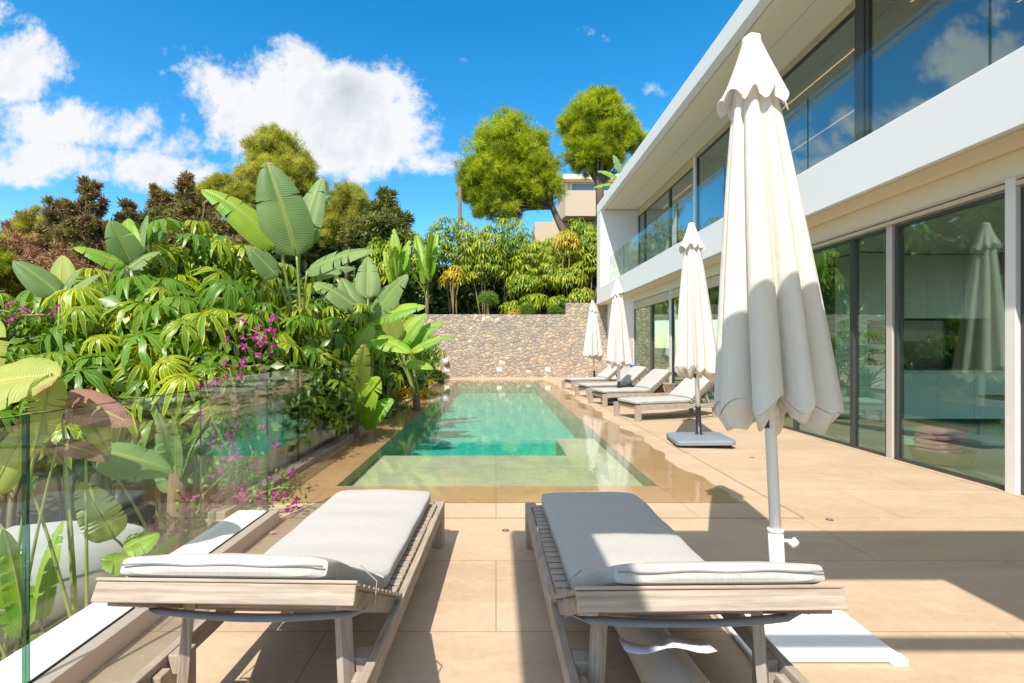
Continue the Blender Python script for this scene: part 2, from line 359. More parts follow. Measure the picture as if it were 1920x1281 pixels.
M['pine'] = leafmat('pine_needles', (.21,.31,.012), (.66,.74,.03), trans=.45, rough=.6); M['pine2'] = leafmat('pale_pine_needles', (.30,.33,.04), (.66,.66,.13), trans=.45, rough=.6)
M['cyp'] = leafmat('brown_cypress', (.24,.15,.08), (.30,.27,.07), trans=.2, rough=.8); M['cypg'] = leafmat('green_cypress', (.11,.15,.03), (.28,.28,.06), trans=.2, rough=.8)
M['cypred'] = leafmat('red_brown_cypress', (.34,.17,.11), (.44,.28,.12), trans=.2, rough=.8)
M['yellowc'] = leafmat('yellow_cover', (.55,.38,.03), (.75,.55,.04), rough=.6); M['strapleaf'] = leafmat('strap_leaf', (.09,.22,.03), (.30,.42,.05), rough=.4)
def bark(name, a, b):
    t = MT(name); v = t.coords((8,8,1.6)); g = t.noise(v, 2.5, 8, .7, .5); return t.done(t.pbr(t.mix(g, a, b), .9, t.bump(g, .8, .03), .2))
M['bark'] = bark('pine_bark', (.09,.07,.055), (.24,.19,.15)); M['stem'] = bark('green_brown_stem', (.20,.15,.07), (.38,.30,.16)); M['stalk'] = leafmat('stalk_green', (.28,.33,.08), (.36,.38,.10), trans=.05)
M['trunkfib'] = bark('fibrous_trunk', (.10,.06,.035), (.30,.20,.12))

# ---------------------------------------------------------------- the setting
PL, PR, PN, PFAR = -1.49, 1.51, 4.78, 19.2       # pool edges
DL, DR = -2.03, 4.56                              # deck left edge / facade
def struct(name, b, m, kind='structure', **k): o = b.build(name, m, **k); o['kind'] = kind; return o
b = MB(); b.add([(-900,-300,-1.4),(900,-300,-1.4),(900,1500,-1.4),(-900,1500,-1.4)], [(0,1,2,3)]); struct('ground', b, M['soil'])
b = MB()
def sheet(b, x0, y0, x1, y1, z): b.add([(x0,y0,z),(x1,y0,z),(x1,y1,z),(x0,y1,z)], [(0,1,2,3)])
sheet(b, -1.68, -8, DR+.02, 3.8, 0); sheet(b, DL-.1, 3.8, DR+.02, PN, 0)
sheet(b, DL-.1, PN, PL, PFAR, 0); sheet(b, PR, PN, DR+.02, PFAR, 0); sheet(b, DL-1.4, PFAR, DR+1.5, 21.05, 0)
b.add([(-1.68,-8,0),(-1.68,-8,-1.4),(-1.68,3.8,-1.4),(-1.68,3.8,0)], [(0,1,2,3)])
struct('pool_deck', b, M['deck'])
# wet border of stone round the pool (a sheet 3 mm above the dry deck)
def wet_right(y): return 2.03 + .05*math.sin(y*1.9) + .035*math.sin(y*5.1+1) + .02*math.sin(y*11.3)
ys = np.linspace(4.27, 20.4, 120)
b = MB()
right = [(wet_right(y) if y > 4.4 else 2.1, y) for y in ys]
for (xa, ya), (xb, yb) in zip(right[:-1], right[1:]):
    if yb <= PN+.07 and ya < PN:
        b.add([(DL,ya,.003),(xa,ya,.003),(xb,min(yb,PN),.003),(DL,min(yb,PN),.003)], [(0,1,2,3)])
    if yb > PN and ya < PFAR: 
        y0, y1 = max(ya,PN), min(yb,PFAR); b.add([(PR,y0,.003),(xa,y0,.003),(xb,y1,.003),(PR,y1,.003)], [(0,1,2,3)])
sheet(b, DL, PN, PL, PFAR, .003); sheet(b, DL, PFAR, 2.0, 20.2, .003)
struct('wet_pool_edge', b, M['wet'])
# pool basin: shelf, steps, deep floor
b = MB()
zs, zd = -.11, -.43
yS = 6.66
def q(b, *v): b.add(list(v), [tuple(range(len(v)))])
b = MB(); q(b, (PL,PN,0),(PL,PN,zd-.1),(PL,PFAR,zd-.1),(PL,PFAR,0)); q(b, (PR,PN,0),(PR,PFAR,0),(PR,PFAR,zd-.1),(PR,PN,zd-.1))
q(b, (PL,PFAR,0),(PR,PFAR,0),(PR,PFAR,zd-.1),(PL,PFAR,zd-.1)); q(b, (PL,PN,0),(PL,PN,zd-.1),(PR,PN,zd-.1),(PR,PN,0))
struct('pool_walls', b, M['pool_wall']); b = MB(); q(b, (PL,yS,zd),(PR,yS,zd),(PR,PFAR,zd),(PL,PFAR,zd))
for i in range(3):
    b.box((PL, yS+.28*i, zd-.05), (PR, yS+.28*(i+1), zs-.08*(i+1)))
struct('pool_floor', b, M['basin'])
b = MB(); b.box((PL+.001, PN+.001, zd-.04), (PR-.001, yS-.001, zs)); b.box((.92, yS-.002, zd-.04), (PR-.002, 7.9, zs+.001))
struct('pool_shelf', b, M['shelf'], bevel=.008)
b = MB(); b.box((PL-.02, PN-.02, zd-.09), (PR+.02, PFAR+.02, .0045)); struct('pool_water_body', b, M['vol'])
b = MB(); poly = [(DL+.001,4.23)] + [(x+.01,y) for x,y in right] + [(DL+.001,20.3)]
b.add([(x,y,.0075) for x,y in poly], [tuple(range(len(poly)))]); struct('water', b, M['water'])
# slot drain line in front of and beside the wet border
b = MB(); sheet(b, DL+.05, 3.885, 2.34, 3.893, .004); sheet(b, 2.336, 3.893, 2.342, 19.8, .004); struct('drain_slot', b, M['curb'])

# garden ground, left of the pool and hill behind
def hz(x, y):
    t = min(max((x+6)/5, 0), 1); t = t*t*(3-2*t)
    rise = max(0, y-24.5)
    up = 2.55 + .42*rise - .0035*rise*rise if rise < 50 else 14.8
    low = -.45 + .16*max(0, y-8) - .0008*max(0,y-8)**2 if y < 100 else 7
    return up*t + low*(1-t) + .25*mnoise.noise(Vector((x*.3, y*.3, 0)))*(1 if y > 24 else .3)
b = MB()
xs = np.concatenate([np.linspace(-120,-10,23), np.linspace(-8,12,30), np.linspace(14,90,18)]); yy = np.concatenate([np.linspace(21.32,60,40), np.linspace(64,170,20)])
b.grid(np.array([[(x,y,hz(x,y)) for x in xs] for y in yy])); struct('hill', b, M['soil'], smooth=True)
b = MB(); xs = np.linspace(-40,-2.17,40); yy = np.linspace(3.7,21.4,24)
b.grid(np.array([[(x,y,-.42+.10*mnoise.noise(Vector((x,y,0)))) for x in xs] for y in yy]))
q(b, (-40,3.7,-.4),(-40,3.7,-1.4),(-2.17,3.7,-1.4),(-2.17,3.7,-.4)); struct('garden_soil', b, M['soil'], smooth=True)

# stone wall
w = empty('stone_wall', (0,21,0)); tag(w, 'rubble stone wall closing the far end of the pool, stepped higher at the right', 'stone wall')
quick('wall', M['stone'], w, ((-7,0,-.1),(2.87,.32,2.64)), ((2.87,.001,-.1),(6.4,.321,3.12)))
quick('base_strip', M['deck'], w, ((-2.3,-.03,0),(5.3,0,.06)))
for px in (838, 936, 1027):
    X = (px-PX)/F*21; quick('wall_light', M['white'], w, ((X-.10,-.012,.30),(X+.10,.01,.46)), bevel=.004)
w = empty('garden_wall', (-2.9,20.2,0)); tag(w, 'low pink beige rendered wall end with round plant shadow at far left pool corner', 'wall')
quick('wall', M['pinkish'], w, ((-3.5,-.12,-.4),(.72,.14,1.0)), bevel=.01)
w = empty('spout_lamp', (-2.05,20.9,.72)); tag(w, 'small white wall lamp on the stone wall beside the low pink wall', 'wall lamp')
b = MB(); b.tube([(0,0,.14),(0,-.02,.1),(0,-.05,-.02),(0,-.03,-.12)], [.05,.10,.11,.05], 12); b.build('lamp_shade', M['white'], w, smooth=True); quick('bracket', M['grey_metal'], w, ((-.02,-.02,-.08),(.02,.1,.08)))

# glass railings with their ledges
def railing(name, label, X, z0, z1, joints, ledge):
    r = empty(name, (X, joints[0], 0)); tag(r, label, 'glass railing')
    for a, c in zip(joints[:-1], joints[1:]):
        b = MB(); y0, y1 = a-joints[0]+.006, c-joints[0]-.006
        b.box((-.006, y0+.004, z0-.03), (.006, y1-.004, z1-.004)); g = b.build('glass_panel', M['rail_glass'], r)
        quick('polished_edge', M['edge_glass'], g, ((-.0062,y0,z0),(.0062,y0+.004,z1)), ((-.0062,y1-.004,z0),(.0062,y1,z1)), ((-.0062,y0+.004,z1-.004),(.0062,y1-.004,z1)))
    return r
r = railing('glass_railing', 'frameless clear glass railing on the white ledge beside the left lounger', -1.68, .093, 1.06, [-2.0,-.05,1.83,3.77], None)
quick('ledge', M['wall_white'], r, ((-.24,0,-.5),(-.012,5.82,.085)), bevel=.006)
quick('ledge_face', M['pinkish'], r, ((.010,0,.0),(.075,5.80,.093)), bevel=.004)
quick('seal', M['black'], r, ((-.0118,.002,.06),(-.0065,5.79,.089)), ((.0065,.002,.06),(.0098,5.79,.089)))
r = railing('glass_railing', 'frameless clear glass railing in front of the paddle plants along the pool', -2.15, .06, 1.06, [3.72,5.56,7.47], None)
w = empty('stone_curb', (-2.03,3.84,0)); tag(w, 'low grey brown stone curb running along the left side of the pool', 'curb')
quick('curb_block', M['curb'], w, *[((-.135, i*1.64, -.5), (0, (i+1)*1.64-.004, .062)) for i in range(10)], bevel=.005)

# ---------------------------------------------------------------- the house
hs = empty('modern_house', (4.57, 0, 0)); tag(hs, 'white two storey modern house with long balcony and big windows', 'house')
hb = Matrix.Translation((4.57,0,0)).inverted()
def hq(name, m, *boxes, parent=None, bevel=0):
    b = MB(); off = 4.57
    for a, c in boxes: b.box((a[0]-off,a[1],a[2]), (c[0]-off,c[1],c[2]))
    return b.build(name, m, parent or hs, bevel=bevel)
hq('balcony_slab', M['white'], ((4.13,-3,3.05),(4.30,21.0,3.66)), ((4.302,-3,3.05),(11,21.0,3.60)), bevel=.006)
hq('soffit', M['cream'], ((4.20,-3,3.036),(4.60,21.0,3.047)))
hq('soffit_strip', M['cream'], ((4.14,-3,3.040),(4.185,21.0,3.0485)))
hq('roof', M['white'], ((4.13,-3,6.72),(4.32,21.0,7.10)), ((4.322,-3,6.78),(11,21.0,7.05)), bevel=.01)
hq('roof_soffit', M['cream'], ((4.36,-3,6.735),(5.70,20.24,6.775)))
hq('soffit_groove', M['frame_beige'], ((4.325,-3,6.725),(4.352,20.24,6.77)), ((5.0,-3,6.728),(5.012,20.24,6.734)))
hq('end_wall', M['white'], ((4.14,20.25,3.602),(11,20.99,6.72)))
hq('wall', M['white'], ((4.57,17.32,-.05),(4.9,21.0,3.035)))
hq('house_side_wall', M['white'], ((11,9.0,-.1),(11.3,21.0,7.0)))
hq('house_side_wall', M['white'], ((11,-3,2.98),(11.3,8.999,7.0)))  # unseen opening below, added so sky light brightens the ground floor rooms
hq('house_side_wall', M['white'], ((11,-3,-.1),(11.3,-1,2.979)))
hq('beam', M['white'], ((4.35,18.4,2.62),(4.57,18.9,3.03)))
hq('header_wall', M['cream'], ((4.575,-3,2.80),(4.9,17.318,3.034)), bevel=.004)
hq('plinth', M['deck'], ((4.53,-3,-.1),(4.60,17.3,.006)))
hq('terrace_canopy', M['white'], ((-.89,-7,3.3),(-.415,.938,3.36)), ((-.414,.215,3.301),(4.12,.936,3.361)), ((1.51,-7,3.302),(4.12,.214,3.362)), ((-.413,-.455,3.3),(1.509,-.39,3.36)))
def window(y0, y1, z0, z1, X, mull, frame, pane, blind=None, fw=.05, door=True, name='window'):
    f = hq(name, frame, ((X-.03,y0,z0),(X+.05,y0+fw,z1)), ((X-.03,y1-fw,z0),(X+.05,y1,z1)), ((X-.028,y0+fw,z1-fw),(X+.048,y1-fw,z1)), ((X-.028,y0+fw,z0),(X+.048,y1-fw,z0+.02)))
    hq('pane', pane, ((X-.004,y0+fw,z0+.02),(X+.006,y1-fw,z1-fw)), parent=f)
    for mm, wd in mull: hq('mullion', M['dark_metal'], ((X-.035,mm-wd/2,z0+.021),(X+.047,mm+wd/2,z1-fw-.001)), parent=f)
    if blind: hq('blind', M['blind'], ((X-.05,y0+.01,blind[0]),(X-.032,y1-.01,blind[1])), ((X-.058,y0+.01,blind[0]-.02),(X-.03,y1-.01,blind[0])), parent=f)
    return f
def post(y0, y1, z0, z1, X, m): hq('post', m, ((X-.045,y0,z0),(X+.06,y1,z1)), bevel=.004)
for y0, y1 in ((17.0,17.32),(13.36,13.52),(9.45,9.6)): post(y0, y1, 0, 2.798, 4.61, M['post'])
post(4.49, 4.585, 0, 2.799, 4.60, M['post']); post(5.93, 6.02, 0, 2.799, 4.63, M['frame_beige'])
window(13.52,17.0, .008,2.62,4.61,[(15.1,.16)],M['grey_metal'],M['win_glass'],(2.56,2.78))
window(9.6,13.36, .008,2.66,4.61,[(11.5,.10)],M['dark_metal'],M['win_glass'],(2.58,2.78))
window(6.02,9.45, .008,2.70,4.63,[(6.62,.06),(7.9,.05)],M['dark_metal'],M['win_glass'],None,fw=.03)
window(4.585,5.90, .008,2.70,4.63,[],M['dark_metal'],M['win_glass'],None,fw=.03)
window(1.2,4.49, .008,2.70,4.63,[],M['dark_metal'],M['win_glass'],None,fw=.05)
window(-3,1.19, .008,2.70,4.63,[],M['dark_metal'],M['win_glass'],None,fw=.05)
hq('head_trim', M['blind'], ((4.555,1.2,2.715),(4.574,4.488,2.755)), ((4.555,4.586,2.715),(4.574,9.45,2.755)), ((4.56,1.2,2.775),(4.573,4.488,2.797)), ((4.56,4.586,2.775),(4.573,9.45,2.797)))
# upper storey
hq('post', M['post'], ((5.58,14.35,3.61),(5.72,14.50,6.72)))
window(14.5,20.24,3.61,6.50,5.65,[(19.4,.12),(16.6,.14)],M['dark_metal'],M['win_up'],(6.46,6.72),name='upper_window')
window(7.98,14.35,3.61,6.62,5.65,[(10.9,.12)],M['dark_metal'],M['win_up'],(6.62,6.72),name='upper_window')
window(.5,7.80,3.61,6.62,5.65,[(4.2,.08)],M['dark_metal'],M['win_up'],(6.62,6.72),fw=.07,name='upper_window')
hq('post', M['dark_metal'], ((5.60,7.80,3.61),(5.74,7.98,6.72)))
# interior shells
hq('interior_floor', M['floor_in'], ((4.66,-3,-.06),(11,21.0,-.003)), ((5.71,-3,3.6005),(11,20.24,3.62)))
hq('interior_ceiling', M['wall_in'], ((4.91,-3,2.92),(11,17.3,2.97)))
hq('upper_ceiling', M['cream'], ((5.71,-3,6.70),(11,20.24,6.77)))
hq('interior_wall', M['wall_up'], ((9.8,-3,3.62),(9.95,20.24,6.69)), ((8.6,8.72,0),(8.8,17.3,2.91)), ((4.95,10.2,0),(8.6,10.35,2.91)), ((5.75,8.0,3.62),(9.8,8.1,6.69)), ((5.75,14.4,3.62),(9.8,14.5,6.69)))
hq('light_strip', M['led'], ((6.48,1,6.688),(6.495,20,6.698)), ((8.15,1,6.688),(8.165,20,6.698)))
ys = [1.7,4.4,6.97,9.5,12.0,14.5,17.0,19.1]
for a, c in zip(ys[:-1], ys[1:]):
    g = hq('balustrade_panel', M['bal_glass'], ((4.24,a+.008,3.60),(4.252,c-.008,4.68)))
    hq('polished_edge', M['edge_glass'], ((4.2395,a+.004,3.66),(4.2525,a+.008,4.68)), parent=g); hq('polished_edge', M['edge_glass'], ((4.2395,c-.008,3.66),(4.2525,c-.004,4.68)), parent=g)

# things inside the house
k = empty('kitchen_unit', (6.16,8.7,0)); tag(k, 'pale kitchen cabinets with built in ovens behind the ground floor glass', 'kitchen unit')
quick('tall_cabinet', M['cabinet'], k, ((.0,0,.05),(.72,.6,2.9)), bevel=.004)
for z0, z1 in ((1.35,1.76),(.99,1.26)):
    o = quick('oven', M['oven'], k, ((.16,-.02,z0),(.62,-.001,z1)), bevel=.004); quick('handle', M['steel'], o, ((.2,-.045,z1-.05),(.58,-.03,z1-.03)))
quick('base_cabinet', M['cabinet'], k, *[((.73+i*.62,0,.08),(1.345+i*.62,.6,.86)) for i in range(3)], bevel=.004)
quick('worktop', M['wall_in'], k, ((.725,-.02,.865),(2.6,.6,.9)))
quick('splashback', M['splash'], k, ((.73,.58,.902),(2.44,.6,1.79))); quick('upper_cabinet', M['cabinet'], k, *[((.73+i*.62,.2,1.8),(1.345+i*.62,.6,2.9)) for i in range(3)], bevel=.004)
quick('socket_panel', M['black'], k, ((1.0,.57,1.29),(1.25,.579,1.36)))
c = empty('wicker_basket', (4.98,5.72,0)); tag(c, 'shallow round wicker basket of pink towels behind the window glass', 'basket')
b = MB(); n = 32; prof = [(.0,.02),(.22,.02),(.26,.05),(.29,.16),(.30,.165),(.285,.165),(.25,.05),(.0,.03)]
b.grid([[(r_*math.cos(t), r_*math.sin(t), z) for t in np.linspace(0,2*math.pi,n,endpoint=False)] for r_, z in prof], closed=True); b.build('bowl', M['wicker'], c, smooth=True)
def folded(name, mat, loc, w, d, h, rz, label, cat, layers=3, group=None):
    o = empty(name, loc, rz); tag(o, label, cat, group); b = MB(); lh = h/layers
    for i in range(layers):
        s = []
        for x in np.linspace(-w/2, w/2, 10):
            ring = []
            for a in np.linspace(0, 2*math.pi, 20, endpoint=False):
                ca, sa = math.cos(a), math.sin(a); e = .45
                ring.append((x+.01*math.sin(i*3+a*2), (d/2-.01*i)*math.copysign(abs(ca)**e,ca)*(1 if abs(x)<w/2-.01 else .93), i*lh+lh/2+lh/2*.96*math.copysign(abs(sa)**e,sa)*(1 if abs(x)<w/2-.01 else .8)+.006*math.sin(x*18+i*2)))
            s.append(ring)
        b.grid(s, closed=True)
        for e_ in (0, -1): v = s[e_]; b.add(v, [tuple(range(20))])
    b.build('folds', mat, o, smooth=True); return o
folded('towel_stack', M['pink'], (4.97,5.76,.07), .36, .32, .20, .35, 'lower folded pink towels stacked in the wicker basket', 'towels', 4)
folded('towel_stack', M['pink'], (4.99,5.74,.272), .38, .30, .13, .15, 'topmost folded dusty pink towel on the basket stack', 'towels', 2)
folded('towel', M['mint'], (4.83,5.98,.17), .20, .14, .07, .9, 'small mint green cloth beside the pink towels', 'towel', 1)
k = empty('trestle_table', (5.65,5.45,0)); tag(k, 'dark legged table standing inside behind the glass', 'table')
quick('tabletop', M['wood_x'], k, ((-.15,-1.4,.72),(.9,.4,.755)), bevel=.004)
for (xa, ya), (xb, yb) in (((0,0),(-.12,.1)),((0,0),(.22,-.1)),((.7,0),(.55,.1)),((.7,0),(.9,-.1))):
    b = MB(); b.tube([(xa+.05,ya,.72),(xb,yb,.0)], [.03,.015], 6); b.build('leg', M['black'], k)

# neighbour's house on the hill, utility pole
nb = empty('hill_house', (5.5,46,9)); tag(nb, 'beige angular house on the hill behind the big pines', 'house')
def nq(name, m, *bx, parent=None): return quick(name, m, parent or nb, *bx, bevel=.02)
p = lambda px, py, Y=46: ((px-PX)/F*Y-5.5, H+(PY-py)/F*Y-9)
x0, zt = p(1060, 357); x1, _ = p(1170, 357); xm, zm = p(1060, 405); xl, zl = p(1022, 402)
b = MB(); xs0, zlow = p(1050, 403)
b.add([(x0,0,zt),(x0+9,0,zt),(x0+9,0,zm),(x0,0,zm), (x0,6,zt),(x0+9,6,zt),(x0+9,6,zm),(x0-1.0,6,zm),(x0-.9,0.0,zm-1.0),(x0-.9,6,zm-1)],
      [(0,3,2,1),(4,5,6,7),(0,1,5,4),(1,2,6,5),(2,3,7,6),(0,4,7,3)]); b.build('balcony_wall', M['beige'], nb)
nq('lower_wall', M['beige'], ((x0-2.6,2.0,-4),(x0+.6,7,zl-.2)), ((x0+2.8,1.2,-4),(x0+9,7,zm-.01)))
nq('roof', M['cream'], ((x0-.1,1.0,zt+1.35),(x0+9,7,zt+1.8))); nq('upper_wall', M['beige'], ((x0+.2,2.0,zt-.02),(x0+9,7,zt+1.34)))
f = nq('window', M['cream'], ((x0+.7,1.9,zt+.05),(x0+4.6,2.0,zt+1.3))); nq('pane', M['win_up'], ((x0+.85,1.86,zt+.15),(x0+4.4,1.9,zt+1.2)), parent=f)
f = nq('window', M['cream'], ((x0-1.0,1.9,zt+.05),(x0+.45,2.0,zt+1.3))); nq('pane', M['win_up'], ((x0-.9,1.86,zt+.15),(x0+.3,1.9,zt+1.2)), parent=f)
f = nq('window', M['cream'], ((x0+.9,1.9,-1.2),(x0+2.6,2.0,zm-.05))); nq('pane', M['win_up'], ((x0+1.1,1.86,-1.1),(x0+2.5,1.9,zm-.15)), parent=f)
u = P(862,350,30); pl = empty('utility_pole', (u[0],30,3)); tag(pl, 'plain brown wooden utility pole standing against blue sky left of the pines', 'pole')
b = MB(); b.tube([(0,0,0),(0,0,u[2]-3)], [.14,.11], 12); b.build('shaft', M['bark'], pl, smooth=True); b = MB(); b.tube([(0,0,u[2]-3),(0,0,u[2]-2.93)], [.125,.09], 12); b.build('cap', M['dark_metal'], pl)

# lower level seen through the near railing
w = empty('white_planter', (-3.1,2.75,-.68)); tag(w, 'long rounded white planter wall on the lower level behind the glass railing', 'planter')
b = MB(); A = []
for y in np.linspace(-3, 1.2, 22):
    xo = -.15*(y/2)**2*.4; A.append([(xo+px_, y, pz) for px_, pz in ((.55,0),(.55,.35),(.5,.5),(.38,.60),(.2,.64),(-.2,.64),(-.6,.60))])
b.grid(A); b.build('planter_wall', M['planter'], w, smooth=True)
w = empty('louvre_grille', (-2.35,1.2,-.62)); tag(w, 'dark slatted louvre grille set low behind the railing', 'grille')
b = MB()
for i in range(12): b.box((-.25+i*.035,-1.6,.30-i*.012),(-.235+i*.035,1.9,.36-i*.012))
b.build('slats', M['dark_metal'], w); quick('frame', M['black'], w, ((-.3,-1.62,-.0),(.2,-1.6,.34)),((-.3,1.9,0),(.2,1.92,.34)),((-.3,-1.6,0),(.2,1.9,.02)))

rs_ = np.random.default_rng(77)
for i, (x_, y_, lb) in enumerate([(-1.55,3.55,'fallen magenta petal at the end of the white ledge'),(-1.35,3.9,'fallen magenta petal by the railing corner'),(-1.1,4.15,'fallen magenta petal nearest the pool edge')]):
    pe = empty('fallen_petal', (x_,y_,.012)); tag(pe, lb, 'petal'); b = MB(); b.add([(-.018,-.01,0),(.016,-.012,.008),(.02,.012,.002),(-.012,.014,.010)], [(0,1,2,3)]); b.build('petal', M['pink'], pe)
# floor drains
for i, (px, py, lb) in enumerate([(948,995,'round steel floor drain between the two near loungers'),(1555,975,'round steel floor drain in open deck right of the near parasol pole'),(1410,858,'small round floor drain in the deck beside the grey parasol base')]):
    X, Y = G(px, py); d = empty('floor_drain', (X,Y,0)); tag(d, lb, 'floor drain', 'round drains in the deck')
    b = MB(); b.tube([(0,0,-.01),(0,0,.004)], .026, 20); b.build('cover', M['steel'], d); b = MB(); b.tube([(0,0,.004),(0,0,.0055)], .014, 12); b.build('centre', M['zip'], d)

# ---------------------------------------------------------------- sun loungers (foot at x=0, head towards +x)
def sup(t, a, b_, e): c, s_ = math.cos(t), math.sin(t); return a*math.copysign(abs(c)**e, c), b_*math.copysign(abs(s_)**e, s_)
def lounger(name, label, pivot, ang, Lb=.74, W=.74, CW=.65, strut=None, near=False, seed=0, CO=0.0):
    t = empty(name); tag(t, label, 'sun lounger')
    L_ = 2.0; rz0, rz1 = .195, .270
    ca, sa = math.cos(ang), math.sin(ang)
    def bk(x, y, z): # backrest frame coordinates -> local
        return Vector((pivot + x*ca - z*sa, y, .275 + x*sa + z*ca))
    MBk = Matrix(((ca,0,-sa,pivot),(0,1,0,0),(sa,0,ca,.275),(0,0,0,1)))
    for s_ in (-1, 1):
        y0, y1 = sorted((s_*(W/2), s_*(W/2-.032)))
        quick('side_rail', M['wood_x'], t, ((0,y0,rz0),(L_,y1,rz1)), bevel=.004)
        for lx in (.0, 1.62):
            ya, yb = sorted((s_*(W/2-.0325), s_*(W/2-.0325-.055)))
            if lx == 0: ya, yb = sorted((s_*(W/2+.002), s_*(W/2-.068)))
            quick('leg', M['wood_z'], t, ((lx-(.03 if lx==0 else 0),ya,0),(lx+.07,yb,.268 if lx else .272)), bevel=.004)
    quick('end_rail', M['wood_y'], t, ((.041,-W/2+.07,rz0),(.07,W/2-.07,rz1-.004)), bevel=.003)
    quick('end_rail', M['wood_y'], t, ((L_-.03,-W/2+.033,rz0+.01),(L_,W/2-.033,rz1-.004)), bevel=.003)
    quick('cross_rail', M['wood_y'], t, ((pivot-.04,-W/2+.033,rz0+.01),(pivot-.008,W/2-.033,rz1-.02)), bevel=.003)
    n = int((pivot-.09)/.062); b = MB()
    for i in range(n): x = .078+i*(pivot-.09)/n; b.box((x,-W/2+.034,rz1-.002),(x+.049,W/2-.034,rz1+.017))
    b.build('slats', M['wood_y'], t, bevel=.002)
    # notched racks and blocks for the prop
    for s_ in (-1, 1):
        for i in range(3): x = pivot+.33+i*.10; ya, yb = sorted((s_*(W/2-.034), s_*(W/2-.064))); quick('prop_block', M['wood_x'], t, ((x,ya,rz0+.005),(x+.05,yb,rz0+.05)), bevel=.003)
    # backrest
    bf = empty('backrest'); bf.parent = t
    BW = W/2-.036 if not near else W/2+.005
    def bq(nm, m, *bx, bevel=.004):
        b = MB()
        for a, c in bx: b.box(a, c, MBk)
        return b.build(nm, m, bf, bevel=bevel)
    for s_ in (-1, 1):
        ya, yb = sorted((s_*(BW-.03), s_*(BW-.062))); bq('side_bar', M['wood_x'], ((0,ya,-.055),(Lb-.03,yb,.0)))
    bq('end_board', M['wood_y'], ((Lb-.03,-BW,-.046),(Lb,BW,.008))); bq('top_strip', M['wood_y'], ((Lb-.032,-BW-.004,.009),(Lb+.004,BW+.004,.019)))
    b = MB(); n = 11
    for i in range(n): x = .012+i*(Lb-.05)/n; b.box((x,-BW+.005,.001),(x+.048,BW-.005,.0145), MBk)
    b.build('back_slats', M['wood_y'], bf, bevel=.002)
    # prop: two struts and a cross bar
    px_ = Lb*.62; top = bk(px_,0,-.05)
    for s_ in (-1, 1):
        y_ = s_*(BW-.12); foot = Vector((top.x+(.0 if near else .10), y_+(s_*.015 if not near else s_*.03), .03 if near else rz0+.03)); tp = Vector((top.x-.02, y_, top.z+.03))
        d = (foot-tp); ln = d.length; rot = d.to_track_quat('Z','Y').to_matrix().to_4x4(); Mx = Matrix.Translation(tp) @ rot
        b = MB(); b.box((-.024,-.016,0),(.024,.016,ln), Mx); b.build('prop_strut', M['wood_z'], t, bevel=.003)
    quick('prop_bar', M['wood_y'], t, ((top.x-.16,-BW+.075,top.z-.07),(top.x-.13,BW-.075,top.z-.035)), bevel=.003)
    # cushion: swept rounded section, bent at the pivot
    th = .066; path = []; zc = rz1+.019+th/2
    x_s, x_c = .015, pivot-.03
    for x in np.linspace(x_s, x_c-.05, 24): path.append((Vector((x,0,zc)), 0))
    for f in np.linspace(0,1,9)[1:-1]:
        a = ang*f; path.append((Vector((x_c-.05+.12*f, 0, zc+.030*f*f)), a))
    for x in np.linspace(.055, Lb-.005, 18): path.append((bk(x,0,.0155+th/2), ang))
    tot = len(path); A = []; rs = random.Random(seed+5)
    nr = 44
    for i, (p, a) in enumerate(path):
        dd = min(i, tot-1-i); k = (1-.0) if dd > 2 else (.80,.945,.985)[dd]; kw = 1 if dd > 2 else (.955,.985,.995)[dd]
        ring = []
        puff = .004*math.sin(i*.55+seed)+.003*math.sin(i*1.3)
        for j in range(nr):
            ty, tz = sup(2*math.pi*j/nr, CW/2*kw, th/2*k, .30)
            if tz > 0: tz += (puff+.010)*(1-(ty/(CW/2))**2) + .002*math.sin(ty*21+i*.7+seed)
            ty *= 1+.006*math.sin(i*.8+seed)
            ring.append((p+Vector((-math.sin(a)*tz, ty, math.cos(a)*tz)))[:])
        A.append(ring)
    b = MB(); b.grid(A, closed=True)
    for e_, sg in ((0,-1),(tot-1,1)):
        p, a = path[e_]; d = Vector((math.cos(a),0,math.sin(a)))*sg
        pr = A[e_]; prev = pr; c0 = p
        for kk, off in ((.86,.012),(.5,.019),(.15,.021)):
            nx = [(c0+(Vector(v)-c0)*kk+d*off)[:] for v in pr]; b.grid([prev,nx] if sg>0 else [nx,prev], closed=True); prev = nx
        b.add(prev, [tuple(range(nr)) if sg>0 else tuple(range(nr))[::-1]])
    cu = b.build('cushion', M['cushion'], t, smooth=True); cu.location.y = CO
    # piping seam along the middle of the edge, doubled at the head end
    def seam(zf, nm, rad, mat, both=True):
        b = MB(); pts = []
        def pt(i, ys): p, a = path[i]; tz = zf*th; return p+Vector((-math.sin(a)*tz, ys*(CW/2+.001), math.cos(a)*tz))
        if both:
            pts = [pt(i,-1) for i in range(2,tot-2)]
        p, a = path[-1]; e = Vector((math.cos(a)*.0225,0,math.sin(a)*.0225)); tz = zf*th
        pts += [p+e*k_+Vector((-math.sin(a)*tz, yy_*CW/2, math.cos(a)*tz+.0022*math.sin(yy_*9+seed))) for yy_, k_ in [(-.93,.75)]+[(v,1.0) for v in np.linspace(-.86,.86,18)]+[(.93,.75)]]
        if both: pts += [pt(i,1) for i in range(2,tot-2)][::-1]
        b.tube(pts, rad, 6); return b.build(nm, mat, cu, smooth=True)
    if not near: seam(.18, 'piping', .0035, M['cushion'])
    if near: seam(.06, 'zip', .0024, M['zip'], both=False)
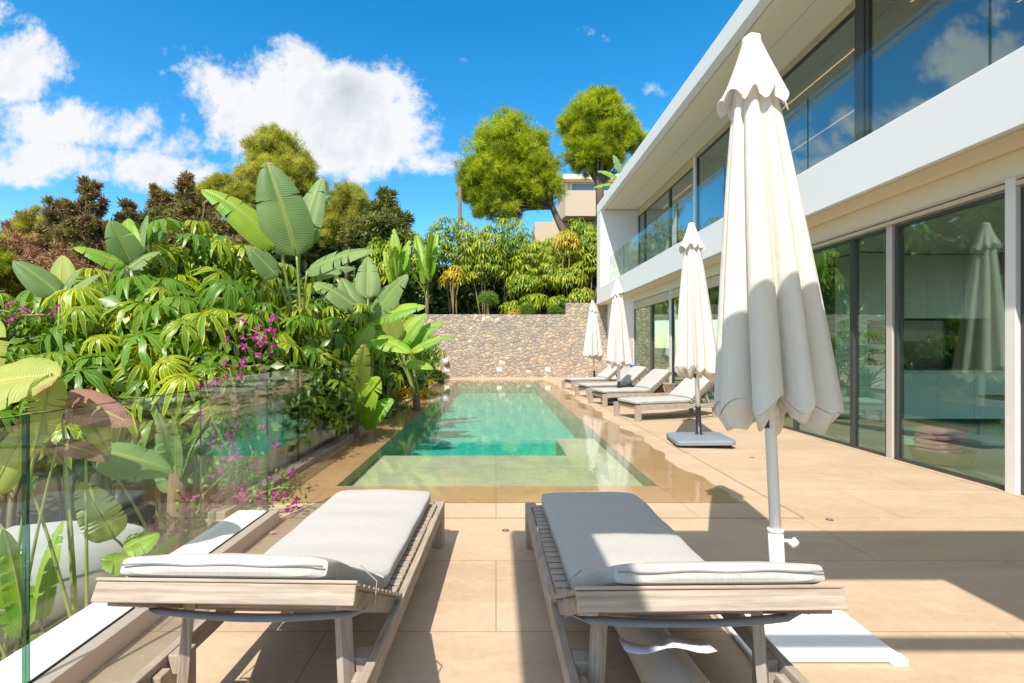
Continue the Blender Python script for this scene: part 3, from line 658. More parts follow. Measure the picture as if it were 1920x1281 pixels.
    # elastic strap round the backrest, hanging slack underneath
    if near:
        b = MB(); A = []
        xs_ = Lb*.70; sw = .05
        prof = [(-CW/2-.004,.075),(-BW-.004,.03),(-BW-.006,-.055)]
        prof += [(v*BW, -.050-.022*(1-v*v)) for v in np.linspace(-.96,.96,15)] + [(BW+.006,-.055),(BW+.004,.03),(CW/2+.004,.075)]
        for i, (yy_, z_) in enumerate(prof):
            w_ = sw if 3 < i < len(prof)-4 else .012
            tw = .3*math.sin(i*.7+seed)
            zz_ = (.017+.005*tw) if 3 < i < len(prof)-4 else 0; A.append([bk(xs_-w_/2*(.3 if zz_ else 1), yy_, z_+zz_*.3)[:], bk(xs_+w_/2*(.3 if zz_ else 1), yy_, z_-zz_)[:]])
        b.grid(A); b.build('strap', M['strap'], bf, smooth=True, solid=.003)
    return t, bk
L1, bk1 = lounger('sun_lounger', 'sunlit weathered teak lounger with light grey cushion beside the glass railing', 1.29, R(28), strut=1, near=True, seed=1, CW=.63, CO=-.018)
L1.location = (-.715, 3.395, 0); L1.rotation_euler = (0,0,R(-91.6))
L2, bk2 = lounger('sun_lounger', 'half shaded near teak lounger standing in front of the tall parasol', 1.29, R(27.5), strut=1, near=True, seed=4, CW=.63, CO=.035)
L2.location = (.565, 3.37, 0); L2.rotation_euler = (0,0,R(-89.0))
b = MB(); A = [[bk2(.50+.03*math.sin(i*.6), -.22+i*.03, -.115-.006*i*(i<5)-.02*math.sin(i*.9)*.3)[:], bk2(.58, -.22+i*.03, -.145-.008*math.sin(i))[:]] for i in range(10)]
b.grid(A); b.build('care_label', M['tag_white'], L2, smooth=True, solid=.002)
far = [((2.44,8.91),(2.20,9.67),'far row lounger nearest the camera, beside the grey parasol base'),
       ((2.32,11.1),(2.13,11.93),'far row lounger with curved parasol shadow across its cushion, beside the slatted stool'),
       ((2.26,12.85),(2.10,13.6),'far row lounger second from the stone wall'),
       ((2.24,15.2),(2.02,15.9),'far row lounger closest to the stone wall with parasol shadow on its backrest')]
FL, _ = lounger('sun_lounger', far[0][2], 1.12, R(39), Lb=.72, W=.78, CW=.68, seed=9)
for i, (a, c, lb) in enumerate(far):
    o = FL if i == 0 else copy_tree(FL)
    th_ = [R(17),R(14.5),R(14),R(15)][i]
    mid = ((a[0]+c[0])/2+.04, (a[1]+c[1])/2); o.location = (mid[0], mid[1], 0); o.rotation_euler = (0,0,th_); tag(o, lb, 'sun lounger', 'teak loungers in the far row beside the pool')
tag(L1, group='near loungers facing the pool'); tag(L2, group='near loungers facing the pool')

# slatted stool, blue float, rolled cover
s_ = empty('slatted_stool', (4.0,12.45,0), R(14)); tag(s_, 'small reddish slatted wooden stool between the far loungers', 'stool')
quick('seat', M['wood_x'], s_, ((-.24,-.24,.40),(.24,.24,.425)), bevel=.004)
for a_ in range(4):
    b = MB(); rot = Matrix.Rotation(a_*math.pi/2, 4, 'Z')
    for i in range(11): b.box((-.235+i*.0435,-.238,.02),(-.235+i*.0435+.032,-.222,.398), rot)
    b.build('side_slats', M['slat_red'], s_, bevel=.002)
s_ = empty('blue_towel', (3.72,13.95,.58), R(20)); tag(s_, 'bright blue cloth draped over the back of a far lounger', 'towel')
b = MB(); A = [[(.10*math.sin(k*.5)+.02*math.sin(j*2+k), (j-4)*.035, .22-.045*k+.01*math.sin(j)) for j in range(9)] for k in range(9)]; b.grid(A); b.build('cloth', M['blue'], s_, smooth=True, solid=.02)

# ---------------------------------------------------------------- closed parasols
def canopy_mesh(seed, z_top, z_hem, r_top, r_hem, nfold, hem_var, skew=0.0, prof_pow=1.0, inner=True, nth=192, nz_=46, tight=.28, off=(0,0)):
    rs = np.random.default_rng(seed); th = np.linspace(0, 2*np.pi, nth, endpoint=False); b = MB()
    ph = rs.uniform(0, 6.28, 6); A = []; UV = []
    offs = rs.uniform(-.12,.12,nfold)
    for i in range(nz_):
        f = i/(nz_-1); z = z_top + (z_hem-z_top)*f
        r = r_top + (r_hem-r_top)*f**prof_pow
        dep = tight + .30*f
        w_ = th*nfold/2 + .35*np.sin(th*2+ph[0]) + .18*np.sin(th*3+ph[1]+f*.8)
        fold = np.abs(np.cos(w_))**.75
        fold2 = .12*np.abs(np.cos(w_*2.0+ph[2]+f*1.2))
        rr = r*(1-dep*(1-fold)) + r*fold2*(.35+.4*f)*(1-fold)
        rr *= 1+.07*np.sin(th+ph[3])*f + .05*np.sin(2*th+ph[4])*f
        zz = z + hem_var*1.5*f**6*(np.sin(w_*2+ph[5])*.6+np.sin(th*1+ph[1])*.5)
        A.append(np.stack([rr*np.cos(th)+off[0]*f, rr*np.sin(th)+off[1]*f, zz], 1))
    b.grid(np.array(A), closed=True)
    # inner gathered layer hanging below the hem edge
    if inner:
        A2 = []
        for k_, (rf, dz) in enumerate(((.97,-.002),(.82,-.060),(.55,-.045),(.35,.05),(.16,.16))):
            last = A[-1]; c = last.copy(); c[:,:2] = (c[:,:2]-np.array(off))*rf + np.array(off); c[:,2] += dz + .03*np.sin(th*5+ph[2])*(k_==1) + .03*np.sin(th*3+ph[0])*(k_>=1); A2.append(c)
        b.grid(np.array(A2), closed=True)
    return b
def parasol(name, label, base, top, z_hem, r_hem, seed, height, base_kind, rpole=.024, group='closed cream parasols', nfold=9, off=(0,0)):
    t = empty(name, (base[0],base[1],0)); tag(t, label, 'parasol', group)
    tilt = Vector((top[0]-base[0], top[1]-base[1], height)); ln = tilt.length; rot = tilt.to_track_quat('Z','X').to_matrix().to_4x4()
    t.matrix_world = Matrix.Translation((base[0],base[1],0)) @ rot
    sc = ln/3.0; zt = ln-.03
    b = MB(); b.tube([(0,0,.12),(0,0,zt-.02)], rpole, 20); b.build('pole', M['pole'], t, smooth=True)
    zc = zt-.34*sc
    b = canopy_mesh(seed, zt-.16*sc, z_hem, .075*sc, r_hem, nfold, .045, prof_pow=.80, off=off); b.build('canopy', M['canopy'], t, smooth=True)
    # vent cap
    b = canopy_mesh(seed+50, zt+.02, zt-.33*sc, .035*sc, .165*sc, 9, .035, prof_pow=1.05, inner=False, nz_=20, tight=.02)
    th = np.linspace(0,2*np.pi,192,endpoint=False)
    b.build('vent_cap', M['canopy'], t, smooth=True)
    b = MB(); b.tube([(0,0,zt-.05),(0,0,zt+.015),(0,0,zt+.035)], [.05*sc,.045*sc,.015*sc], 20); b.build('finial', M['canopy'], t, smooth=True)
    b = MB(); b.tube([(0,0,z_hem-.04),(0,0,z_hem+.04)], rpole+.014, 14); b.build('runner', M['pole'], t, smooth=True)
    quick('latch', M['black'], t, ((-.045,-.03,z_hem-.10),(-.015,-.015,z_hem-.05)))
    return t, Matrix.Translation((base[0],base[1],0))
def grey_base(t, s=.37, rz=0.0, label=None):
    bb = empty('base'); bb.parent = t
    if rz: bb.rotation_euler = (0,0,rz)
    b = MB()
    def ring(h, z): 
        r = .07; pts = []
        for (cx, cy, a0) in ((h-r,h-r,0),(-h+r,h-r,90),(-h+r,-h+r,180),(h-r,-h+r,270)):
            for k_ in range(6): a = R(a0+k_*18); pts.append((cx+r*math.cos(a), cy+r*math.sin(a), z))
        return pts
    A = [ring(s-.02,.035), ring(s,.045), ring(s,.085), ring(s-.012,.098), ring(s-.12,.115), ring(s*.35,.128), ring(.05,.13)]
    b.grid(A, closed=True); b.add(A[0], [tuple(range(24))[::-1]]); b.add(A[-1], [tuple(range(24))]); b.build('weight', M['base_grey'], bb, smooth=False, bevel=.003)
    for sx in (-1,1):
        for sy in (-1,1):
            b = MB(); b.tube([(sx*(s-.07)-.012,sy*(s-.07),.024),(sx*(s-.07)+.012,sy*(s-.07),.024)], .0235, 14); b.build('caster', M['black'], bb, smooth=True)
    b = MB(); b.tube([(0,0,.10),(0,0,.14),(0,0,.145),(0,0,.48),(0,0,.485),(0,0,.50)], [.055,.05,.036,.036,.04,.04], 18); b.build('sleeve', M['black'], bb, smooth=True)
    b = MB(); b.tube([(.03,0,.36),(.075,-.01,.36)], .008, 8); b.tube([(.075,-.01,.345),(.075,-.01,.375)], .016, 8); b.build('knob', M['zip'], bb)
U4, _ = parasol('parasol', 'tallest closed cream parasol in the foreground right with shade across its lower half', (1.385,2.50), (1.255,2.52), 1.01, .282, 11, 2.835, None, rpole=.026, nfold=9, off=(.035,0))
bs = empty('base'); bs.parent = U4
b = MB(); b.tube([(0,0,.02),(0,0,.40)], .034, 20); b.tube([(0,0,.40),(0,0,.415)], .037, 20); b.build('sleeve', M['pole'], bs, smooth=True)
b = MB(); b.tube([(.03,-.01,.36),(.07,-.02,.36)], .008, 10); b.tube([(.062,-.02,.365),(.08,-.024,.345)], [.022,.022], 12); b.build('knob', M['pole'], bs, smooth=True)
pt = empty('parasol_base_plate', (1.365,2.10,0), R(0)); tag(pt, 'flat white painted steel plate with rust spots under the foreground parasol', 'base plate')
quick('plate', M['plate'], pt, ((-.31,0,.006),(.31,.85,.026)), bevel=.003); quick('foot', M['white'], pt, ((.25,-.02,0),(.315,.03,.03)), bevel=.004); quick('foot', M['white'], pt, ((-.315,-.02,0),(-.25,.03,.03)), bevel=.004)
U3, _ = parasol('parasol', 'closed cream parasol on a grey wheeled base, second from the camera', (2.74,6.90), (2.64,6.92), .99, .30, 21, 2.98, 'grey', rpole=.03); grey_base(U3, rz=R(4))
U2, _ = parasol('parasol', 'closed cream parasol with black sleeve standing between the far loungers', (2.84,11.8), (2.80,11.8), .98, .31, 31, 2.86, 'grey', rpole=.03, nfold=8); grey_base(U2)
U1, _ = parasol('parasol', 'closed cream parasol farthest away, in front of the stone wall', (3.33,17.3), (3.26,17.3), 1.02, .36, 41, 2.88, 'grey', rpole=.032, nfold=9); grey_base(U1)
s_ = empty('rolled_cover', (.60,2.30,0), R(-86)); tag(s_, 'rolled white fabric cover lying on the deck under the right near lounger', 'rolled cover')
b = MB(); A = []
for i, x in enumerate(np.linspace(-.2,.75,26)):
    r = .085+.018*(x/.6); A.append([(x+.004*math.sin(j), r*(1+.05*math.sin(j*1.9+i*.12))*math.cos(2*math.pi*j/28), .10+r*(1+.05*math.cos(j*1.3+i*.15))*math.sin(2*math.pi*j/28)) for j in range(28)])
b.grid(A, closed=True); b.add(A[0],[tuple(range(28))[::-1]]); b.add(A[-1],[tuple(range(28))]); b.build('cover', M['canvas'], s_, smooth=True)
b = MB(); b.tube([(.74,0,.105),(.80,0,.105)], .05, 20); b.build('end_cap', M['pole'], s_, smooth=True)

# ---------------------------------------------------------------- planting
def nrm(v): v = np.asarray(v, float); return v/(np.linalg.norm(v)+1e-9)
def frame(axis, ref=(0,0,1)):
    z = nrm(axis); r = np.asarray(ref, float)
    if abs(np.dot(z, r)) > .95: r = np.array([1.0,0,0])
    x = nrm(np.cross(r, z)); return np.stack([x, np.cross(z, x), z], 1)   # columns
class Fast:
    """gathers many copies of small templates into one mesh"""
    def __init__(s): s.V=[]; s.Q=[]; s.U=[]; s.R=[]; s.n=0
    def add(s, T, Rm, pos, sc=1.0, rnd=0.5):
        V, Q, U = T; s.V.append((V*sc) @ Rm.T + pos); s.Q.append(Q+s.n); s.U.append(U); s.R.append(np.full(len(V), rnd) if np.isscalar(rnd) else rnd); s.n += len(V)
    def build(s, name, mat, parent=None, smooth=True):
        V = np.concatenate(s.V).astype(np.float32); Q = np.concatenate(s.Q).astype(np.int32); U = np.concatenate(s.U).astype(np.float32); Rn = np.concatenate(s.R).astype(np.float32)
        me = bpy.data.meshes.new(name); me.vertices.add(len(V)); me.vertices.foreach_set("co", V.ravel())
        me.loops.add(Q.size); me.loops.foreach_set("vertex_index", Q.ravel()); me.polygons.add(len(Q))
        me.polygons.foreach_set("loop_start", np.arange(0, Q.size, 4, dtype=np.int32)); me.polygons.foreach_set("loop_total", np.full(len(Q), 4, dtype=np.int32))
        me.update(calc_edges=True)
        uv = me.uv_layers.new(name="UVMap"); uv.data.foreach_set("uv", U[Q.ravel()].ravel())
        at = me.attributes.new("rnd", 'FLOAT', 'POINT'); at.data.foreach_set("value", Rn)
        me.polygons.foreach_set("use_smooth", [smooth]*len(Q)); me.materials.append(mat)
        o = bpy.data.objects.new(name, me); COL.objects.link(o)
        if parent: o.parent = parent
        return o
def ribbon(path, side, wid, cup=None, cols=3):
    n = len(path); V=[]; U=[]
    for i in range(n):
        for j in range(cols):
            t = j/(cols-1)*2-1; up = np.zeros(3) if cup is None else cup[i]*(t*t)
            V.append(path[i]+side[i]*t*wid[i]+up); U.append((i/(n-1), (t+1)/2))
    Q = [(i*cols+j, i*cols+j+1, (i+1)*cols+j+1, (i+1)*cols+j) for i in range(n-1) for j in range(cols-1)]
    return np.array(V), np.array(Q), np.array(U)
def join(parts):
    V=[];Q=[];U=[];n=0
    for v,q_,u in parts: V.append(v);Q.append(q_+n);U.append(u);n+=len(v)
    return np.concatenate(V), np.concatenate(Q), np.concatenate(U)
def rosette(seed, nl=12, seg=7, wavy=1.0):
    """umbrella-tree leaf: long leaflets radiating and drooping, radius about 1"""
    rs = np.random.default_rng(seed); parts=[]
    for k in range(nl):
        az = 2*math.pi*(k+rs.uniform(-.2,.2))/nl; d = np.array([math.cos(az), math.sin(az), 0]); sd_ = np.array([-math.sin(az), math.cos(az), 0])
        ln = rs.uniform(.72,1.05); droop = rs.uniform(.85,1.45); pt=[]; ps=[]; w=[]; cup=[]
        for i in range(seg+2):
            f = i/(seg+1); r = ln*f
            ang = .25 - droop*1.45*f
            pos = d*ln*(f*1.0-.20*droop*f*f) + np.array([0,0,1])*ln*(.20*f - .78*droop*f*f)
            pt.append(pos); ps.append(nrm(sd_ + np.array([0,0,rs.uniform(-.12,.12)])))
            if f < .22: w.append(.010)
            else: g = (f-.22)/.78; w.append((.074)*(math.sin(math.pi*min(1,g**.75))**.62 + .03)*(1+.14*wavy*math.sin(g*22+rs.uniform(0,6))))
            cup.append(np.array([0,0,-1])*(-.22*w[-1]) + rs.normal(0,.012*wavy,3)*(f>.3))
        parts.append(ribbon(np.array(pt), ps, w, cup, 3))
    return join(parts)
ROS = [rosette(i, nl=[13,14,15,12,14,11][i], wavy=[1,1,.6,1.3,1,1][i]) for i in range(6)]
ROS_LO = [rosette(20+i, nl=[9,10,8][i], seg=3, wavy=.5) for i in range(3)]
def single_leaf(seg=3, w=.3, droop=.3):
    pt = np.array([[f, 0, .1*f-droop*f*f] for f in np.linspace(0,1,seg+1)]); wd = [w*math.sin(math.pi*min(1,f**.7))*.5+.01 for f in np.linspace(0,1,seg+1)]
    return ribbon(pt, [np.array([0,1,0])]*(seg+1), wd, [np.array([0,0,1])*.2*x for x in wd], 3)
LEAF = [single_leaf(3,.55,.25), single_leaf(3,.42,.5), single_leaf(2,.65,.1)]
def tuft(seed, n=7, w=.05, spread=.9):
    rs = np.random.default_rng(seed); V=[];Q=[];U=[]
    for k in range(n):
        d = nrm(rs.normal(0,1,3)*spread+np.array([0,0,.9])); s_ = nrm(np.cross(d, rs.normal(0,1,3))); ln = rs.uniform(.6,1.1); b0 = rs.normal(0,.12,3)
        i = len(V); V += [b0-s_*w, b0+s_*w, b0+d*ln+s_*w*.45, b0+d*ln-s_*w*.45]; Q.append((i,i+1,i+2,i+3)); U += [(0,0),(0,1),(1,1),(1,0)]
    return np.array(V), np.array(Q), np.array(U)
TUFT = [tuft(i, 9, .032, .75) for i in range(8)]; CTUFT = [tuft(30+i, 6, .10, .7) for i in range(6)]
STRAP = None
def leaf_plain(name, mat, parent, pts_dirs_sizes, T, rs, rlo=0, rhi=1):
    f = Fast()
    for p, d, s_ in pts_dirs_sizes:
        Rm = frame(d) @ np.array(Matrix.Rotation(rs.uniform(0,6.28),3,'Z')); f.add(T[rs.integers(len(T))], Rm, p, s_, rs.uniform(rlo,rhi))
    return f.build(name, mat, parent)

def schefflera(label, base, domes, seed, mat='sch', size=.40, n=40, stems=3, lo=False, zmin=None, cat='umbrella tree', group='umbrella trees in the garden', extra=None, fill=True, rb=0.0):
    """domes: list of (cx,cy,cz,rx,ry,rz) world; rosettes on their outer side"""
    rs = np.random.default_rng(seed); t = empty('umbrella_tree', tuple(base)); tag(t, label, cat, group); B = np.array(base, float)
    fo = Fast(); T = ROS_LO if lo else ROS; tips=[]
    w = np.array([d[3]*d[5] for d in domes]); w = w/w.sum()
    for di, dm in enumerate(domes):
        c = np.array(dm[:3]); rr = np.array(dm[3:]); m_ = max(4, int(n*w[di]))
        for k in range(m_):
            ph = math.pi*(1+5**.5)*k; cz_ = 1-1.55*(k+.5)/m_ ; r_ = math.sqrt(max(0,1-cz_*cz_)); d = np.array([math.cos(ph)*r_, math.sin(ph)*r_, cz_])
            d = nrm(d+rs.normal(0,.13,3)); sh = rs.uniform(.72,1.03)
            p = c+d*rr*sh
            if zmin is not None and p[2] < zmin: continue
            ax = nrm(d*np.array([1,1,.4])*.45+np.array([0,0,.85])+rs.normal(0,.16,3))
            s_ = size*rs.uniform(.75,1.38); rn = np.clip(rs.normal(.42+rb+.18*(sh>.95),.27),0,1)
            fo.add(T[rs.integers(len(T))], frame(ax) @ np.array(Matrix.Rotation(rs.uniform(0,6.28),3,'Z')), p-B, s_, rn); tips.append((p-B, c-B))
        if fill:
            for k in range(int(m_*(5 if not lo else 3))):
                d = nrm(rs.normal(0,1,3)); p = c+d*rr*rs.uniform(.2,.85)
                if zmin is not None and p[2] < zmin: continue
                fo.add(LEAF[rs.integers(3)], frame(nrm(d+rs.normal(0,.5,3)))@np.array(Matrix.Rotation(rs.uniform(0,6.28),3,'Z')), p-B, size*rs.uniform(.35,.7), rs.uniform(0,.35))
    for e in (extra or []):
        p, ax, s_, rn = e; fo.add(T[rs.integers(len(T))], frame(nrm(ax)), np.asarray(p)-B, s_, rn); tips.append((np.asarray(p)-B, np.asarray(p)-B-np.array([0,-.3,.6])))
    fo.build('foliage', M[mat], t)
    b = MB()
    for tp, c in tips[::(2 if not lo else 4)]:
        mid = (tp+c)/2 - np.array([0,0,.05]); b.tube([tp, mid, c-np.array([0,0,.1])], [.006,.008,.012], 4, cap=False)
    if stems:
        for k in range(stems):
            dm = domes[k % len(domes)]; c = np.array(dm[:3])-B+rs.normal(0,.12,3); x0_, y0_ = rs.normal(0,.15,2)
            b.tube([(x0_,y0_,-.3),((x0_+c[0])*.35,(y0_+c[1])*.35,c[2]*.35),((x0_+c[0])*.6+rs.normal(0,.05),(y0_+c[1])*.6,c[2]*.7),tuple(c)], [.035,.03,.026,.015], 6)
    b.build('stem', M['stem'], t, smooth=True); return t

def paddle(t, B, base, tip, width, face, mat, seed, sag=.12, splits=5, stalk_from=None, curl=.18, name='leaf', nseg=22, stalk_r=.016):
    """one big paddle leaf; base/tip world coordinates, face = direction its upper side looks"""
    rs = np.random.default_rng(seed); a = np.asarray(base,float); c = np.asarray(tip,float); ax = c-a; ln = np.linalg.norm(ax); face = nrm(face)
    side0 = nrm(np.cross(nrm(ax), face)); up = nrm(np.cross(side0, nrm(ax))); b = MB()
    # midrib path
    def mp(f): return a+ax*f + up*(sag*ln*(math.sin(math.pi*f*.5)-f)*2.0) - np.array([0,0,1])*sag*ln*.9*max(0,f-.45)**2
    cuts = sorted(rs.uniform(.12,.95,splits)) if splits else []
    for s_ in (-1, 1):
        bounds = [0]+[min(1,max(0,x+rs.uniform(-.03,.03))) for x in cuts]+[1]; bounds = sorted(bounds)
        for f0, f1 in zip(bounds[:-1], bounds[1:]):
            if f1-f0 < .01: continue
            k = max(2, int((f1-f0)*nseg)+1); rowsV=[]; rowsU=[]
            tw = rs.uniform(-.20,.10); sl = rs.uniform(.0,.05)
            for i in range(k+1):
                g = i/k; f = f0+(f1-f0)*g; wv = width*.5*(math.sin(math.pi*min(.999,f**.62))**.55)*(1-.12*f); wv = max(wv, .004)
                p = mp(f); row=[]; ru=[]
                for j in range(5):
                    h = j/4; notch = (.016*ln*(abs(g-.5)*2)**4*(1 if f0 > 0 and g < .5 or f1 < 1 and g > .5 else 0))
                    back = nrm(ax)*( .16*wv*h + (notch*(1 if g<.5 else -1))*h*h )
                    drop = -up*(curl*wv*h*h*1.6) + up*(.28*wv*math.sin(h*1.6)) + up*(tw*wv*h*h) - np.array([0,0,1])*(.10*wv*h*h)
                    und = up*.0035*math.sin(f*70+s_)*h
                    row.append((p+side0*s_*wv*h*.97+back+drop+und)-B); ru.append((f*.93+.06*h*(1-.0), .5+.5*h*s_))
                rowsV.append(row); rowsU.append(ru)
            b.grid(np.array(rowsV), np.array(rowsU), rnd=float(rs.uniform(.1,.95)) if splits else .5)
    lf = b.build(name, M[mat], t, smooth=True)
    b = MB(); b.tube([mp(f)-B+up*.0 for f in np.linspace(0,.97,10)], list(np.linspace(stalk_r,.003,10)), 6, rnd=.6); b.build('midrib', M['stalk'], lf, smooth=True)
    if stalk_from is not None:
        s0 = np.asarray(stalk_from,float); d0 = a-s0; mid = s0+d0*.5+np.array([d0[0]*-.12,d0[1]*-.12,.10*np.linalg.norm(d0)])
        pts = [(s0*(1-f)**2+mid*2*f*(1-f)+a*f*f)-B for f in np.linspace(0,1,9)]
        b = MB(); b.tube(pts, list(np.linspace(stalk_r*1.5,stalk_r*.8,9)), 8, rnd=.4); b.build('stalk', M['stalk'], lf, smooth=True)
    return lf
def paddle_plant(label, base, leaves, seed, mat='ban', trunk=None, sr=.016, cat='paddle plant', name='bird_of_paradise_plant', group='giant bird of paradise plants'):
    """leaves: (base, tip, width, face[, mat[, splits]])"""
    t = empty(name, tuple(base)); tag(t, label, cat, group); B = np.array(base,float); rs = np.random.default_rng(seed)
    for i, lf in enumerate(leaves):
        a, c, w_, fc = lf[:4]; mt = lf[4] if len(lf) > 4 and lf[4] else mat; sp_ = lf[5] if len(lf) > 5 else int(rs.integers(2,7))
        s0 = B+np.array([rs.normal(0,.05), rs.normal(0,.05), (trunk or 0)+rs.uniform(0,.15)])
        paddle(t, B, a, c, w_, fc, mt, seed*31+i, sag=rs.uniform(.06,.16), splits=sp_, stalk_from=s0, stalk_r=sr)
    if trunk:
        b = MB(); b.tube([(0,0,-.4),(0.02,0,trunk*.5),(0,0,trunk+.15)], [.10,.085,.06], 10); b.build('trunk', M['trunkfib'], t, smooth=True)
    return t
def rand_paddles(base, n, ht, ln, wd, seed, tilt=.5, mat=None):
    rs = np.random.default_rng(seed); out=[]; B = np.asarray(base,float)
    for k in range(n):
        az = 6.283*(k+rs.uniform(-.3,.3))/n + seed; tl = rs.uniform(.15,1)*tilt; L_ = ln*rs.uniform(.75,1.15)
        d = nrm([math.cos(az)*tl, math.sin(az)*tl*.8, 1-tl*.45]); a = B+np.array([math.cos(az)*ht*.25*tl, math.sin(az)*ht*.2*tl, ht*rs.uniform(.55,1)])
        c = a+d*L_; fc = nrm([-math.cos(az)*.7+rs.normal(0,.3)-.2, -math.sin(az)*.7-.5, .7]); out.append((a, c, wd*rs.uniform(.8,1.15), fc, mat))
    return out

# --- giant bird of paradise / banana plants, near to far
def LP(bx,by,by_, tx,ty,ty_, w_, fc, mt=None, sp=None):
    r_ = [P(bx,by,by_), P(tx,ty,ty_), w_, fc, mt]
    if sp is not None: r_.append(sp)
    return tuple(r_)
b0 = P(560,640,6.9); b0[2] = .55
paddle_plant('tall paddle plant with grey green leaves rising above the umbrella trees, centre of the garden', b0, [
    LP(556,480,6.6, 500,298,6.4, .68,(.35,-.92,.15),None,2), LP(562,470,6.8, 604,330,7.0,.46,(-.2,-.9,.3),None,2),
    LP(560,480,6.9, 618,362,7.2,.46,(-.5,-.8,.3),None,2), LP(525,462,6.5, 378,348,6.2,.46,(.30,-.80,.55),'ban_g',3),
    LP(576,508,6.7, 700,466,6.4,.42,(.1,-.75,.7),None,5), LP(520,520,6.4, 462,460,6.2,.30,(.3,-.8,.5),None,3),
    LP(590,520,6.9, 668,500,7.2,.32,(-.1,-.6,.9),None,4)], 3, trunk=.5)
b0 = P(690,740,8.4); b0[2] = .0
paddle_plant('paddle plant leaning over the pool edge with broad leaves at mid height', b0, [
    LP(690,610,8.4, 765,512,8.2,.55,(-.2,-.8,.5),None,3), LP(680,600,8.5, 640,520,8.6,.5,(.2,-.85,.5),None,3),
    LP(700,600,8.3, 798,572,8.0,.42,(0,-.7,.7),'ban_g',4), LP(672,580,8.4, 585,528,8.2,.46,(.2,-.6,.8),None,4),
    LP(690,560,8.6, 690,480,8.8,.45,(.1,-.95,.3),None,2), LP(700,632,8.1, 770,660,7.7,.42,(.1,-.6,.7),'ban_g',4),
    LP(662,640,8.2, 610,626,7.9,.40,(.1,-.7,.7),'ban_y',4), LP(712,560,9.0, 742,530,9.2,.4,(-.3,-.8,.4),None,2)], 5, trunk=.35)
b0 = P(662,800,7.4); b0[2] = -.25
paddle_plant('young bright green paddle plant at the end of the glass railing', b0, [
    LP(668,785,7.5, 712,705,7.3,.55,(-.3,-.85,.4),'ban_g',2), LP(660,740,7.3, 683,640,6.9,.38,(.5,-.8,.2),'ban_y',5),
    LP(676,795,7.5, 738,748,7.4,.42,(0,-.7,.7),'ban_g',1), LP(650,780,7.6, 628,712,7.8,.34,(.2,-.9,.3),'ban_g',1), LP(655,690,7.9, 700,600,8.2,.5,(-.2,-.85,.4),'ban_g',3)], 7, trunk=.4)
b0 = P(780,770,10.5); b0[2] = -.1
paddle_plant('yellowing paddle plant leaning toward the stone wall with a dry leaf tip', b0, [
    LP(745,650,10.5, 800,585,10.6,.5,(-.2,-.8,.5),'ban_g',3), LP(760,650,10.6, 832,600,10.8,.40,(-.1,-.7,.7),'ban_g',4), LP(742,640,10.4, 720,560,10.2,.5,(.2,-.9,.3),'ban_y',2),
    LP(770,660,10.3, 850,628,10.4,.26,(0,-.6,.8),'ban_g',4), LP(740,660,10.4, 700,640,10.2,.40,(.2,-.7,.6),'ban_y',3), LP(760,680,10.2, 812,690,10,.35,(.1,-.6,.7),'ban_g',3)], 9, trunk=.3)
b0 = P(250,600,6.2); b0[2] = .4
paddle_plant('paddle plant with rolled upright leaves left of the tallest paddle plant', b0, [
    LP(250,496,6.2, 208,412,6.0,.38,(.4,-.85,.3),None,1), LP(262,490,6.3, 276,402,6.4,.34,(-.6,-.7,.3),None,1), LP(235,500,6.0, 138,462,5.7,.32,(.2,-.55,.8),'ban_g',3),
    LP(255,500,6.2, 240,405,6.6,.3,(.1,-.9,.2),'ban_g',1), LP(240,505,6.1, 300,470,6.3,.3,(-.2,-.6,.7),None,2)], 11, trunk=.6)
b0 = P(115,640,6.0); b0[2] = .2
paddle_plant('paddle plant at far left with one broad leaf pointing left', b0, [
    LP(112,552,6.0, 26,488,5.8,.36,(.3,-.7,.7),None,0), LP(116,540,6.1, 116,478,6.2,.34,(0,-.9,.4),'ban_y',0), LP(120,550,6.0, 158,500,6.2,.28,(-.5,-.7,.4),None,0), LP(118,560,5.9, 190,512,6.0,.26,(-.3,-.6,.7),None,2)], 13, trunk=.3)
# near the camera, left edge
b0 = P(-40,900,2.6); b0[2] = -1.0
np_ = paddle_plant('torn pale green paddle leaves drooping over the top of the near glass railing', b0, [
    LP(-90,745,2.55, 112,700,2.45,.46,(.15,-.75,.75),'ban_y',4), LP(95,700,2.45, 60,850,2.5,.17,(.8,-.5,.3),'ban_y',5),
    LP(-60,600,2.9, -10,700,2.7,.3,(.3,-.8,.4),'ban_y',3), LP(-20,930,2.5, 60,780,2.6,.16,(.6,-.7,.2),'ban_y',2),
    LP(110,830,2.6, 205,862,2.7,.10,(.2,-.8,.6),'dead',2)], 15, mat='ban_y', sr=.007)
b0 = P(160,900,2.75); b0[2] = -1.0
paddle_plant('dry pinkish brown curled leaf hanging over the near glass railing', b0, [
    LP(112,742,2.75, 248,792,2.7,.22,(.1,-.75,.65),'dead',1), LP(20,820,2.6, 150,742,2.7,.20,(.1,-.7,.7),'dead',1), LP(160,770,2.8, 205,850,2.75,.12,(.5,-.8,.3),'ban_y',3), LP(120,870,2.8, 60,800,2.7,.06,(.5,-.8,.3),'dead',0)], 16, mat='dead', sr=.007, cat='dry leaf', name='dry_paddle_leaf', group=None)
b0 = P(300,1000,3.2); b0[2] = -1.2
paddle_plant('broad ribbed green leaf seen through the near glass railing', b0, [
    LP(180,845,3.1, 322,882,3.3,.30,(.0,-.6,.8),'ban',1), LP(215,1010,2.9, 150,900,2.8,.22,(.5,-.7,.5),'ban_y',7), LP(230,1030,2.9, 300,1000,3.0,.2,(0,-.5,.8),'ban_g',2), LP(190,1050,2.8, 265,1060,2.9,.18,(0,-.4,.9),'ban_g',2)], 17, trunk=.9, sr=.007)
b0 = P(60,1000,2.6); b0[2] = -1.2
